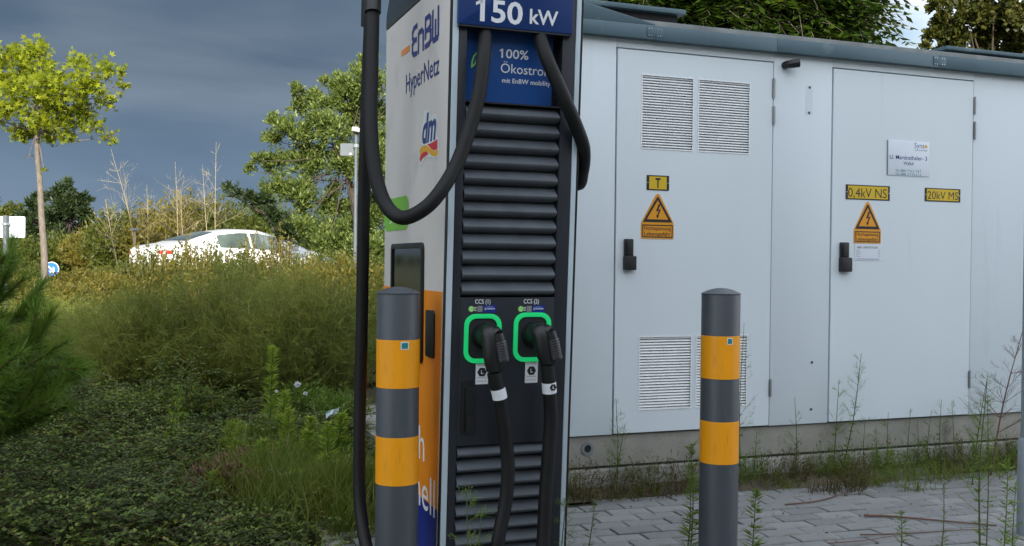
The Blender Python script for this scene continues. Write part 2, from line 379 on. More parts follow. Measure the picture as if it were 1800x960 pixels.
# plinth: upper course, ledge line, lower course
b = MB(); b.wbox(XW0-.01, XW1+.01, YW+.018, YW+2.4, zl+.006, zb-.006); b.build('plinth', CONC, st, bevel=.004)
b = MB(); b.wbox(XW0, XW1, YW+.03, YW+2.39, zb-.007, zb+.001); b.wbox(XW0, XW1, YW+.022, YW+2.39, zl-.010, zl+.007); b.build('seam', GAP, st)
b = MB(); b.wbox(XW0-.03, XW1+.03, YW-.028, YW+2.42, -.25, zl-.006); b.build('footing', CONC2, st, bevel=.006)
# drain pipe through the plinth
c = WP.px(1035, 790, .0)
b = MB(); ring = [(c[0]+.033*math.cos(a), c[1]+.033*math.sin(a)) for a in np.linspace(0, 2*math.pi, 25)[:-1]]; rin = [(c[0]+.019*math.cos(a), c[1]+.019*math.sin(a)) for a in np.linspace(0, 2*math.pi, 25)[:-1]]
b.prism(WP, ring, -.03, -.012, rin); pr = b.build('pipe_sleeve', CHROME, st, smooth=40)
b = MB(); b.prism(WP, rin, -.03, -.0165); b.build('pipe_opening', GAP, pr)
# doors
def screw(pl, x, y, par, r=.0055):
    q = pl.px(x, y, 0); b = MB(); pts = [(q[0]+r*math.cos(a), q[1]+r*math.sin(a)) for a in np.linspace(0, 2*math.pi, 9)[:-1]]
    b.prism(pl, pts, .0, .003); return b.build('screw', STEEL if r < .006 else GAP, par)
SCR = mat('screw_dark', (.10, .10, .11), .4, .5)
def door(x0, x1, z0, z1, label, holes=()):
    b = MB(); zs = sorted(set([z0, z1]+[h[2] for h in holes]+[h[3] for h in holes])); o = .004
    for za, zb_ in zip(zs[:-1], zs[1:]):
        hs = sorted([h for h in holes if h[2] <= za+1e-6 and h[3] >= zb_-1e-6]); x = x0
        for h in hs: b.box(WP, x, h[0], za, zb_, -.05, o); x = h[1]
        b.box(WP, x, x1, za, zb_, -.05, o)
    d = b.build('door', DOORW, st, label=label); return d
def hole(tl, br): a = WP.px(*tl); c = WP.px(*br); return (a[0], c[0], c[1], a[1])
hu = hole((1127.5, 130.5), (1217.5, 267)), hole((1227, 138.5), (1316.5, 271.5))
hl = hole((1122.5, 591), (1213.5, 717)), hole((1223, 590), (1311.5, 713))
zu0, zu1 = (hu[0][2]+hu[1][2])/2, (hu[0][3]+hu[1][3])/2; zl0, zl1 = (hl[0][2]+hl[1][2])/2, (hl[0][3]+hl[1][3])/2
hu = [(a[0], a[1], zu0, zu1) for a in hu]; hl = [(a[0], a[1], zl0, zl1) for a in hl]
D1 = door(d1[0]+g, d1[1]-g, zb+.004, zt-g, 'left door with louvred vents', hu+hl)
D2 = door(d2[0]+g, d2[1]-g, zb+.004, zt-g, 'plain right door')
def louvre(h, n):
    b = MB(); x0, x1, z0, z1 = h; p = (z1-z0)/n
    for i in range(n):
        z = z0+i*p
        q = [(0, -.016), (.03, .001), (.12, .0028), (.58, -.003), (.66, -.012), (1.02, -.016)]
        vs = []; 
        for t, o in q: vs += [WP.P(x0, z+t*p, o), WP.P(x1, z+t*p, o)]
        b.add(vs, [(2*k, 2*k+1, 2*k+3, 2*k+2) for k in range(len(q)-1)])
    o = b.build('vent_louvre', LOUV, D1); o['kind'] = 'stuff'
    f = MB(); f.prism(WP, [(x0, z0), (x1, z0), (x1, z1), (x0, z1)], .0045, .0065, [(x0+.005, z0+.006), (x1-.005, z0+.006), (x1-.005, z1-.005), (x0+.005, z1-.005)]); f.build('vent_frame', LOUV, D1)
for h in hu: louvre(h, 28)
for h in hl: louvre(h, 26)
for p in ((1122, 121), (1225.5, 129), (1323.5, 138), (1121, 271.5), (1223.5, 276), (1322, 281), (1117.5, 585), (1220, 582.5), (1317, 581), (1116.5, 732), (1218.5, 727.5), (1316, 722)): screw(WP, *p, D1, .0052).data.materials[0] = SCR
for p in ((1423, 154), (1422, 198.5), (1427, 637), (1425.5, 719.5)): o = screw(WP, *p, st, .0075); o.data.materials[0] = SCR
a, c = WP.px(1417, 150), WP.px(1428, 201); b = MB(); b.box(WP, a[0], c[0], c[1], a[1], -.001, .0012); b.build('cover_plate', WHITEWALL, st)
def hinge(D, x, y0, y1):
    q = WP.px(x, y0); q2 = WP.px(x, y1); b = MB(); X = q[0]
    b.tube([(X, YW-.010, q[1]), (X, YW-.010, (q[1]+q2[1])/2+.001)], .005, 10); b.tube([(X, YW-.010, (q[1]+q2[1])/2-.001), (X, YW-.010, q2[1])], .005, 10)
    b.box(WP, X-.008, X+.010, q2[1]+.004, q[1]-.004, .0045, .007); b.build('hinge', STEEL, D, smooth=40)
for y0, y1 in ((138, 173), (187, 219)): hinge(D1, 1359, y0, y1)
hinge(D1, 1352.5, 666, 697)
for y0, y1 in ((170.5, 202), (214, 246)): hinge(D2, 1712, y0, y1)
hinge(D2, 1702.5, 651, 682)
def handle(D, x0, x1, y0, ym, y1, xm):
    a = WP.px(x0, y0); c = WP.px(x1, y1); m_ = WP.px(xm, ym)
    b = MB(); b.rect(WP, a[0]+.002, m_[0], m_[1]-.01, a[1], .004, .022, .006); b.rect(WP, a[0]-.001, c[0], c[1], m_[1], .004, .034, .007)
    b.rect(WP, a[0]+.010, m_[0]-.008, m_[1]+.005, a[1]-.012, .022, .028, .004)
    b.build('handle', BLACKP, D, bevel=.002)
handle(D1, 1095, 1113.5, 420, 450, 475, 1110)
handle(D2, 1474, 1491, 426, 453, 478, 1488)
# black tube lamp near the top
q0 = WP.px(1383, 114, .02); b = MB()
b.tube([WP.P(q0[0], q0[1], .0), WP.P(q0[0], q0[1], .03), WP.P(q0[0]+.02, q0[1]+.002, .05), WP.P(q0[0]+.048, q0[1]+.006, .062)], [.02, .02, .0225, .0225], 16); b.build('cable_gland', BLACKP, st, smooth=50)
# roof edge in folded segments, splice plates with rivets
RP = Plane((0, YW-.045, 0), (1, 0, 0), (0, 0, 1), (0, -1, 0))
f0 = RP.px(1400, 95.4)[1]+.004; f1 = RP.px(1400, 71)[1]
cuts = [XW0-.05, RP.px(1151.5, 60)[0], RP.px(1366, 80)[0], RP.px(1652, 100)[0], XW1+.05]
for i in range(4):
    b = MB(); dz = (.0, -.001, .001, 0)[i]; e = .0012 if i % 2 else 0
    b.wbox(cuts[i]+.001, cuts[i+1]-.001, YW-.045-e, YW-.040, f0+dz, f1+dz); b.wbox(cuts[i]+.001, cuts[i+1]-.001, YW-.0398, YW+.01, f0+dz, f0+dz+.004)
    b.build('roof_edge', FASC, st, bevel=.001)
RIV = mat('rivet', (.62, .64, .66), .3, .8)
for i in (1, 3):
    x = cuts[i]; b = MB(); b.box(RP, x-.045, x+.045, f0+.012, f1-.010, -.0005, .0028); sp = b.build('splice_plate', FASC, st, bevel=.0005)
    for dx in (-.035, -.021, .016, .030):
        for fz in (.25, .75):
            b = MB(); z = f0+(f1-f0)*fz
            pts = [(x+dx+.0028*math.cos(a), z+.0028*math.sin(a)) for a in np.linspace(0, 6.283, 7)[:-1]]
            b.prism(RP, pts, .002, .0045); b.build('rivet', RIV, sp)
b = MB(); YF = YW-.0445; x0, x1 = cuts[0], cuts[-1]
b.add([(x0, YF, f1-.003), (x1, YF, f1-.003), (x1, YF+.62, f1+.115), (x0, YF+.62, f1+.115), (x1, YW+2.45, f1-.003), (x0, YW+2.45, f1-.003)], [(0, 1, 2, 3), (3, 2, 4, 5)])
b.add([(x0, YF+.002, f0+.01), (x0, YF+.002, f1-.005), (x0, YF+.62, f1+.11), (x0, YW+2.44, f1-.005), (x0, YW+2.44, f0+.01), (x0, YF+2, f0+.01)], [(0, 1, 2, 3, 4, 5)])
b.build('roof', ROOFM, st)
# raised roof hoods left and right
RQ = Plane((0, YW+.25, 0), (1, 0, 0), (0, 0, 1), (0, -1, 0))
def hood(xa_, xb_, xr_, yr_, th):
    zt_ = RQ.px(xr_, yr_)[1]; a = RQ.px(xa_, yr_)[0]; c = RQ.px(xb_, yr_)[0]
    b = MB(); b.wbox(a, c, YW+.25, YW+1.5, zt_-th, zt_); h_ = b.build('roof_hood', FASC, st, bevel=.002)
    b = MB(); b.wbox(a+.03, c-.03, YW+.29, YW+1.4, f1-.02, zt_-th-.001); b.build('hood_base', GAP, h_)
hood(1010, 1206, 1206, 17.5, .026); hood(1664, 2100, 1664, 80, .022)
b = MB(); b.wbox(cuts[0]+.01, cuts[-1]-.01, YW+.015, YW+.30, f1-.002, f1+.040); b.build('roof_upstand', mat('upstand_grey', (.17, .19, .195), .55, var=.25, vscale=5, dirt=((.28, .30, .28), 6, .5, .8)), st, bevel=.003)
a = RP.px(1023, 5, -.01); c = RP.px(1151, 27, -.01)
b = MB(); b.prism(RP, [(XW0-.05, f1+.003), (c[0], f1+.003), (c[0], f1+.010), (a[0], a[1]+.01), (XW0-.05, a[1]+.05)], -.012, -.006); b.build('flashing', FASC, st, bevel=.001)
# ---- signs on the doors: things of their own
def plate(name, tl, br, m, label, cat, o=.0062, th=.002, r=.004):
    a = WP.px(*tl, o); c = WP.px(*br, o); rt = empty(name, WP.P((a[0]+c[0])/2, c[1], o-th), label, cat); return rt, (a[0], c[0], c[1], a[1])
def kvplate(tl, br, txt, bl, xr, cap, label):
    rt, (x0, x1, z0, z1) = plate('marking_plate', tl, br, SBLACK, label, 'sign')
    b = MB(); b.rect(WP, x0, x1, z0, z1, .0042, .0062, .002); b.build('holder', SBLACK, rt)
    b = MB(); b.rect(WP, x0+.014, x1-.014, z0+.006, z1-.006, .0062, .0072, .002); b.build('insert', SIGNY, rt)
    for s in (x0+.006, x1-.006):
        b = MB(); zz = (z0+z1)/2; b.prism(WP, [(s+.003*math.cos(t), zz+.003*math.sin(t)) for t in np.linspace(0, 6.283, 9)[:-1]], .0062, .0082); b.build('screw', RIV, rt)
    return rt
rt = kvplate((1137, 307.5), (1176, 335.5), 'T', 0, 0, 0, 'small black and yellow plate reading T on the left door')
text_on(WP, 'T', (1152, 329.5), 1161, 313.5, SBLACK, rt, .0076, bold=.03)
rt = kvplate((1487, 324), (1564, 353), '', 0, 0, 0, 'yellow plate reading 0,4kV NS above the right warning triangle')
text_on(WP, '0,4kV NS', (1491, 346), 1558.5, 330, SBLACK, rt, .0076)
rt = kvplate((1626, 330), (1688, 356), '', 0, 0, 0, 'yellow plate reading 20kV MS at the right of the right door')
text_on(WP, '20kV MS', (1630.5, 349.5), 1684.5, 336, SBLACK, rt, .0076)
def warning(apex, bl, br, bb, label, tcap):
    a = WP.px(*apex, .0062); l = WP.px(*bl, .0062); r0 = WP.px(*br, .0062); bo = WP.px(*bb, .0062); cx = (l[0]+r0[0])/2; hw = (r0[0]-l[0])/2; zt0 = a[1]; zm = (l[1]+r0[1])/2; z0 = bo[1]
    rt = empty('warning_sign', WP.P(cx, z0, .004), label, 'sign')
    out = [(cx-hw, z0), (cx+hw, z0), (cx+hw, zm), (cx+.012, zt0-.006), (cx+.005, zt0), (cx-.005, zt0), (cx-.012, zt0-.006), (cx-hw, zm)]
    b = MB(); b.prism(WP, out, .0042, .006); b.build('sign_plate', SIGNO, rt)
    def tri(s, zc): return [(cx-hw*s, zc), (cx+hw*s, zc), (cx, zc+(zt0-zm)*s)]
    hT = zt0-zm; b = MB(); b.prism(WP, tri(.90, zm+hT*.035), .006, .0068, tri(.66, zm+hT*.13)); b.build('triangle_border', SBLACK, rt)
    k = hT*.0105
    bolt = [(3, 62), (10, 62), (2, 44), (12, 46), (2, 24), (6, 26), (-1, 15), (-6, 27), (-2, 26), (4, 41), (-7, 38)]
    b = MB(); b.prism(WP, [(cx+x*k, zm+z*k) for x, z in bolt], .006, .0068); b.build('lightning_bolt', SBLACK, rt)
    i = hw*.07; b = MB(); b.prism(WP, [(cx-hw+i, z0+i), (cx+hw-i, z0+i), (cx+hw-i, zm-i*1.2), (cx-hw+i, zm-i*1.2)], .006, .0066, [(cx-hw+i*1.8, z0+i*1.8), (cx+hw-i*1.8, z0+i*1.8), (cx+hw-i*1.8, zm-i*2), (cx-hw+i*1.8, zm-i*2)]); b.build('text_border', SBLACK, rt)
    H2 = zm-z0
    for t, fz in (('Hochspannung', .56), ('Lebensgefahr', .2)):
        v, f = text_mesh(t, .004); x0, x1 = v[:, 0].min(), v[:, 0].max(); sw = hw*1.62/(x1-x0); ch = H2*.25
        b = MB(); b.add([WP.P(cx-hw*.81+(q[0]-x0)*sw, z0+H2*fz+q[1]/CAPH*ch, .0067) for q in v], f); b.build('lettering', SBLACK, rt)
    for x, z in ((cx, zt0-.012), (cx-hw+.006, zm-.003), (cx+hw-.006, zm-.003), (cx-hw+.006, z0+.006), (cx+hw-.006, z0+.006)):
        b = MB(); b.prism(WP, [(x+.0026*math.cos(t), z+.0026*math.sin(t)) for t in np.linspace(0, 6.283, 9)[:-1]], .006, .0085); b.build('screw', RIV, rt)
warning((1156, 341), (1127, 391), (1184.5, 394), (1156, 420), 'orange high-voltage warning triangle sign on the left door, beside its handle', 0)
warning((1525, 355), (1501, 403.5), (1548.5, 405.5), (1525, 428), 'orange high-voltage warning triangle sign under the 0,4kV plate on the right door', 0)
rt, (x0, x1, z0, z1) = plate('name_plate', (1561, 246), (1633, 311), PLATEW, 'white station name plate with small yellow square on the right door', 'sign')
b = MB(); b.box(WP, x0, x1, z0, z1, .0045, .0085); b.build('sign_plate', PLATEW, rt, bevel=.001)
b = MB(); b.box(WP, x0-.004, x0-.0005, z0, z1, .0042, .010); b.build('edge', CHROME, rt)
text_on(WP, 'Syna', (1607.5, 260), 1625, 251, PURPLE, rt, .0089)
q = WP.px(1628, 258, .009); b = MB(); b.box(WP, q[0]-.007, q[0]+.007, q[1]-.008, q[1]+.008, .0085, .0091); b.build('square_mark', YEL, rt)
text_on(WP, 'Syna GmbH Netz', (1608, 265), 1630, 262.3, PURPLE, rt, .0089)
text_on(WP, 'U. Martinsthaler- 3', (1564, 279), 1629.5, 272, NAVY, rt, .0089, bold=.012)
text_on(WP, 'Walluf', (1588, 289.8), 1606, 284, NAVY, rt, .0089, bold=.012)
text_on(WP, 'Tel.: 0800  7 9 6 2  7 8 7', (1574, 301.5), 1619, 297.5, TEAL, rt, .0089, bold=.01)
text_on(WP, 'Tel.: 0800  5 7 9 6 6 2 5', (1574, 307.3), 1619, 303.3, TEAL, rt, .0089, bold=.01)
rt, (x0, x1, z0, z1) = plate('information_plate', (1503, 430), (1548, 458), PLATEW, 'small white printed plate below the right warning triangle', 'sign')
b = MB(); b.box(WP, x0, x1, z0, z1, .0045, .0062); b.build('sign_plate', PLATEW, rt)
text_on(WP, 'ABB  UNISTATION', (1506, 436.5), 1543, 433, SBLACK, rt, .0067)
b = MB()
for i in range(5):
    z = z1-(z1-z0)*(.36+.1*i); b.box(WP, x0+.008, x0+.03+.004*(i % 3), z, z+.0016, .0062, .0066); b.box(WP, x1-.016, x1-.006, z, z+.0016, .0062, .0066)
b.box(WP, x0+.01, x1-.01, z0+.006, z0+.0085, .0062, .0066); b.build('small_print', SCR, rt)
# ================================================================ charging station
XL = .950; LEAN = R(3.06)
Pb = np.array([XL, 3.201, .215])
FR = Plane(Pb+np.array([0, math.tan(LEAN), -1])*.215/1*1.0, (1, 0, 0), (0, -math.sin(LEAN), math.cos(LEAN)), (0, -math.cos(LEAN), -math.sin(LEAN)))
def fy(z): return 3.201-(z-.215)*math.tan(LEAN)
YB = 4.03; Wc = .457; XR = XL+Wc
LP_ = Plane((XL, 0, 0), (0, -1, 0), (0, 0, 1), (-1, 0, 0))
ZC = 2.085   # top of side panels
cs = empty('charging_station', (XL+Wc/2, 3.6, 0), 'tall dark rapid charger with pale side panel, blue 150 kW sign and two hanging plugs', 'charging station')
# carcass
b = MB(); zT = 2.24
def side_poly(z0, z1, inset=0): return [(-(fy(z0)+inset), z0), (-(fy(z1)+inset), z1), (-YB+inset*.3, z1), (-YB+inset*.3, z0)]
LX = Plane((0, 0, 0), (0, -1, 0), (0, 0, 1), (-1, 0, 0))
b.prism(LX, side_poly(.06, ZC, .085), -(XR-.006), -(XL+.006)); b.build('cabinet', DARKF, cs)
b = MB(); b.wbox(XL+.02, XR-.02, 3.26, YB-.02, .0, .0595); b.build('base', CONC, cs)
# side panels (left is the printed one)
zs0 = .07
b = MB(); b.prism(LX, side_poly(zs0, ZC, .030), -(XL+.005), -XL); lp = b.build('side_panel', PANELG, cs, bevel=.0012)
b = MB(); b.prism(LX, side_poly(zs0, ZC, .030), -XR, -(XR-.005)); b.build('side_panel', DARKF, cs, bevel=.0012)
b = MB(); b.prism(LX, [(-(fy(zs0)+.0285), zs0), (-(fy(ZC)+.0285), ZC), (-(fy(ZC)+.004), ZC), (-(fy(zs0)+.004), zs0)], -(XL+.012), -(XL+.001)); b.build('edge_seal', BLACKP, cs)
b = MB(); b.prism(LX, [(-(fy(zs0)+.07), zs0), (-(fy(ZC)+.07), ZC), (-(fy(ZC)-.003), ZC), (-(fy(zs0)-.003), zs0)], -(XR+.001), -(XR-.004)); b.build('edge_seal', BLACKP, cs)
# rounded cap along the top
b = MB(); YBc = YB+.005; yf = fy(ZC)
prof = [(-(yf-.004), ZC+.004), (-(yf-.016), zT-.03), (-(yf+.012), zT), (-(YBc-.16), zT), (-(YBc-.06), zT-.03), (-(YBc-.012), zT-.09), (-YBc, ZC+.004)]
b.prism(LX, prof, -(XR+.002), -(XL-.002)); b.build('top_cap', CAPM, cs, bevel=.012)
# left face print (flat wrap on the panel)
def lz(x, y): return LP_.px(x, y, .001)
def wrap(poly, m, out, name='print'): b = MB(); b.prism(LP_, poly, out-.0007, out); return b.build(name, m, lp)
ztop = (lz(742, 510)[1]+lz(772, 512)[1])/2; ba, bc = lz(734.5, 869), lz(766, 896)
zbl = (ba[1]+bc[1])/2
def ef(z): return -(fy(z)+.032)
wrap([(-YB+.004, zbl), (ef(zbl), zbl), (ef(ztop), ztop), (-YB+.004, ztop)], ORANGE, .0008, 'orange_wrap')
wrap([(-YB+.004, zs0+.002), (ef(zs0), zs0+.002), (ef(zbl), zbl-.0005), (-YB+.004, zbl-.0005)], DEEPB, .0008, 'blue_wrap')
def fit_left(body, xl, xr, zbase, cap, out, bold=.0, m=PWHITE):
    v, f = text_mesh(body, bold); x0, x1 = v[:, 0].min(), v[:, 0].max()
    b = MB(); b.add([LP_.P(xl+(p[0]-x0)/(x1-x0)*(xr-xl), zbase+p[1]/CAPH*cap, out) for p in v], f); return b.build('lettering', m, lp)
hz = lz(744, 811)[1]; hx = lz(746, 811)[0]; hc = lz(738.5, 744)[1]-hz; ex = lz(764.3, 911)[0]; ez_ = lz(764, 911)[1]; ec = (lz(763, 840)[1]-ez_)
wd_ = .30
ve = text_mesh('ell')[0]; ksc = (ex-lz(741.5, 895)[0])/(ve[:, 0].max()-ve[:, 0].min())
for wrd, xr_e, zz_, cc_ in (('einfach', hx, hz, hc), ('schnell', ex, ez_, ec)):
    vv = text_mesh(wrd)[0]; fit_left(wrd, xr_e-ksc*(vv[:, 0].max()-vv[:, 0].min()), xr_e, zz_, cc_*.94, .0014)
# three-letter logo drawn in strokes
A = lz(723.5, 101); B_ = lz(771, 70); x0, x1 = A[0], B_[0]; zba = (A[1]+lz(762, 71)[1])/2; cap = lz(768, 16)[1]-lz(768, 68)[1]
def lg(pts): return [(x0+(x1-x0)*p[0], zba+cap*p[1]) for p in pts]
sw = (x1-x0)*.05; b = MB()
strokes(b, LP_, [lg([(.20, 1), (.08, .97), (.03, .85), (.03, .66), (.10, .53), (.18, .51)]), lg([(.10, .53), (.03, .40), (.03, .15), (.08, .03), (.20, 0)])], sw, .0014)
strokes(b, LP_, [lg([(.27, 0), (.27, .62), (.30, .68), (.40, .68), (.45, .58), (.45, 0)])], sw, .0014)
strokes(b, LP_, [lg([(.53, .32), (.53, .97), (.66, .98), (.71, .88), (.71, .64), (.65, .54), (.58, .53)]), lg([(.65, .54), (.72, .42), (.72, .12), (.67, .02), (.53, .01)])], sw, .0014)
strokes(b, LP_, [lg([(.79, 1), (.79, .12), (.82, .02), (.87, .02), (.89, .10), (.89, .62)]), lg([(.89, .10), (.91, .02), (.96, .02), (.985, .12), (.985, 1)])], sw, .0014)
b.build('logo', NAVY, lp)
a = lz(705.5, 96); c = lz(720, 83); zz = (a[1]+c[1])/2; b = MB(); b.box(LP_, a[0], c[0], zz-.011, zz+.011, .0008, .0014); b.build('logo_dash', ORPR, lp)
hb = lz(713.5, 165); hr = lz(772, 128.5); cz = lz(713.5, 133)[1]-hb[1]
fit_left('HyperNetz', hb[0], hr[0], (hb[1]+hr[1])/2, cz, .0014, .004, NAVY)
def cz3(pts): return [(690+x/3.2, y/3.2) for x, y in pts]
HALO = mat('halo_print', (.62, .66, .66), .5)
poly_px(LP_, cz3([(158, 938), (150, 835), (172, 812), (165, 740), (178, 625), (205, 610), (212, 655), (240, 640), (248, 665), (250, 775), (264, 772), (260, 880), (232, 890), (212, 882), (185, 886)]), HALO, lp, .0012, 'logo_halo')
poly_px(LP_, cz3([(151, 845), (163, 824), (180, 817), (200, 822), (215, 840), (235, 850), (256, 838), (255, 872), (238, 881), (218, 874), (203, 858), (183, 852), (168, 862), (157, 884)]), YEL, lp, .0016, 'logo_ribbon')
poly_px(LP_, cz3([(196, 812), (215, 806), (235, 795), (252, 782), (252, 835), (236, 846), (218, 840)]), RED, lp, .0018, 'logo_ribbon')
poly_px(LP_, cz3([(152, 892), (158, 872), (175, 855), (190, 852), (203, 866), (186, 878), (168, 892), (158, 914)]), RED, lp, .0018, 'logo_ribbon')
v, f = text_mesh('dm', .035, .25)
a = LP_.px(742, 252, .0016); c = LP_.px(766.5, 243, .0016); hcap = LP_.px(750, 199, .0016)[1]-LP_.px(750, 249, .0016)[1]
b = MB(); v0, v1 = v[:, 0].min(), v[:, 0].max(); b.add([LP_.P(a[0]+(p[0]-v0)/(v1-v0)*(c[0]-a[0]), (a[1]+c[1])/2+p[1]/CAPH*hcap*.95, .0017) for p in v], f); b.build('lettering', NAVY, lp)
# green badge
a = lz(679.5, 353); c = lz(718.5, 341); a2 = lz(681, 407); z1_ = (a[1]+c[1])/2
b = MB(); b.rect(LP_, -YB+.003, c[0], a2[1], z1_, .0008, .0014, .05, 6); b.build('green_badge', GREENB, lp)
b = MB(); q = lz(689, 361); strokes(b, LP_, [[(q[0]-.03, q[1]+.02), (q[0]+.01, q[1]+.01), (q[0]+.0, q[1]-.01)], [(q[0]-.03, q[1]-.07), (q[0]+.01, q[1]-.06), (q[0]+.0, q[1]-.045)]], .006, .0019); b.build('badge_mark', PWHITE, lp)
# display in its frame, card reader
a = lz(690.5, 430); c = lz(746, 425); zt1 = (a[1]+c[1])/2; zb1 = lz(745, 640)[1]
b = MB(); b.prism(LP_, rrect(a[0], c[0], zb1, zt1, .025), -.002, .010, rrect(a[0]+.02, c[0]-.02, zb1+.02, zt1-.02, .012)); ds = b.build('display_frame', BLACKP, cs, bevel=.001)
b = MB(); b.rect(LP_, a[0]+.015, c[0]-.015, zb1+.015, zt1-.015, -.001, .004, .015); b.build('display', GLASSD, ds)
a = lz(750.5, 545); c = lz(765, 546); zc0 = lz(757, 628)[1]
b = MB(); b.rect(LP_, a[0], c[0], zc0, (a[1]+c[1])/2, -.001, .007, .014); b.build('card_reader', BLACKP, cs, bevel=.001)
# ---- front (towards the camera): frame, strips
def fp(x, y, o=0): return FR.px(x, y, o)
uT = 2.09
def fstrip(x0, x1, m, name, o0, o1, bev=.001, u0=.0, u1=uT): b = MB(); b.box(FR, x0, x1, u0, u1, o0, o1); return b.build(name, m, cs, bevel=bev)
sx = .022
fstrip(.003, sx, TRIMW, 'edge_trim', -.03, .003); fstrip(Wc-sx, Wc-.005, TRIMW, 'edge_trim', -.03, .003)
fstrip(Wc-.0048, Wc+.004, BLACKP, 'edge_seal', -.08, .001)
uA = fp(900, 779)[1]; uB = fp(890, 523)[1]; uC = (fp(845, 183)[1]+fp(980, 192)[1])/2
xa, xb = fp(815, 300)[0], fp(982, 300)[0]
yl_, yr_ = fp(803, 830)[0], fp(968, 830)[0]
b = MB()
def frm(x0, x1, u0, u1, o1=0): b.box(FR, x0, x1, u0, u1, -.055, o1)
frm(sx+.001, xa, .0, uT); frm(xb, Wc-sx-.001, .0, uT); frm(xa, xb, uA, uB); frm(xa, xb, 0, .03)
ubT = uC+.0
b.build('front_frame', DARKF, cs, bevel=.0015)
b = MB(); b.box(FR, xa-.002, xb+.002, .02, uT, -.072, -.056); b.build('recess_back', GAP, cs)
def slat(u0, p):
    b = MB(); q = [(.03, -.024), (.09, -.004), (.16, .003), (.50, .0065), (.60, .004), (.80, -.008), (.93, -.022)]
    # q measured from the bottom up: lower lip turned under, broad face leaning back
    q = [(0.02, -.030), (.10, -.020), (.22, .000), (.34, .0065), (.44, .0075), (.53, .0045), (.86, -.0175), (.99, -.027)]
    for s_ in range(1):
        vs = []
        for t, o in q: vs += [FR.P(xa+.004, u0+t*p, o), FR.P(xb-.004, u0+t*p, o)]
        b.add(vs, [(2*k, 2*k+1, 2*k+3, 2*k+2) for k in range(len(q)-1)]+[tuple(range(0, 2*len(q), 2)), tuple(range(2*len(q)-1, 0, -2))])
    return b.build('slat', SLATM, cs, smooth=35)
n1 = 12; p1 = (uC-uB)/n1
for i in range(n1): slat(uB+i*p1, p1)
p2 = p1*.955; i = 0
while uA-(i+1)*p2 > .03: slat(uA-(i+1)*p2, p2); i += 1
# recessed blue information panel
iu0 = uC+.004; b = MB(); b.box(FR, xa, xb-.018, iu0+.006, uT, -.0555, -.040); b.build('info_panel', BLUE2, cs)
b = MB(); b.box(FR, xa+.001, xb-.001, iu0, iu0+.005, -.055, -.002); b.build('ledge', DARKF, cs)
text_on(FR, '100%', (878, 101), 929, 85.5, PWHITE, cs, -.0385, bold=.012)
text_on(FR, 'Ökostrom', (880, 127.5), 971, 111, PWHITE, cs, -.0385)
text_on(FR, 'mit EnBW mobility+', (882.5, 145), 973, 137, PWHITE, cs, -.0385, bold=.01)
def curve_px(pts, o): return [tuple(fp(x, y, o)) for x, y in pts]
for ls in ([[(829, 118), (830, 108), (833, 99), (839, 92)], [(829, 118), (835, 112), (840, 100)]], [[(862, 86), (862, 98), (859, 107), (853, 113)], [(855, 88), (862, 86)]]):
    b = MB(); strokes(b, FR, [curve_px(q_, -.0385) for q_ in ls], .005, -.0385); b.build('plug_symbol', GRNL, cs)
# projecting sign board above
a = fp(806, 42, .02); c = fp(1007, 60, .02); su = (a[1]+c[1])/2
b = MB(); b.rect(FR, a[0], c[0], su, uT+.12, -.03, .02, .006); sg = b.build('sign_board', BLUE, cs, bevel=.003)
b = MB(); b.box(FR, a[0]+.002, c[0]-.002, su-.006, su-.0005, -.03, .018); b.build('sign_edge', DARKF, cs)
text_on(FR, '150', (836, 35), 918.5, -2.5, PWHITE, sg, .0208, bold=.022)
text_on(FR, 'kW', (931, 41), 981, 16, PWHITE, sg, .0208, bold=.018)
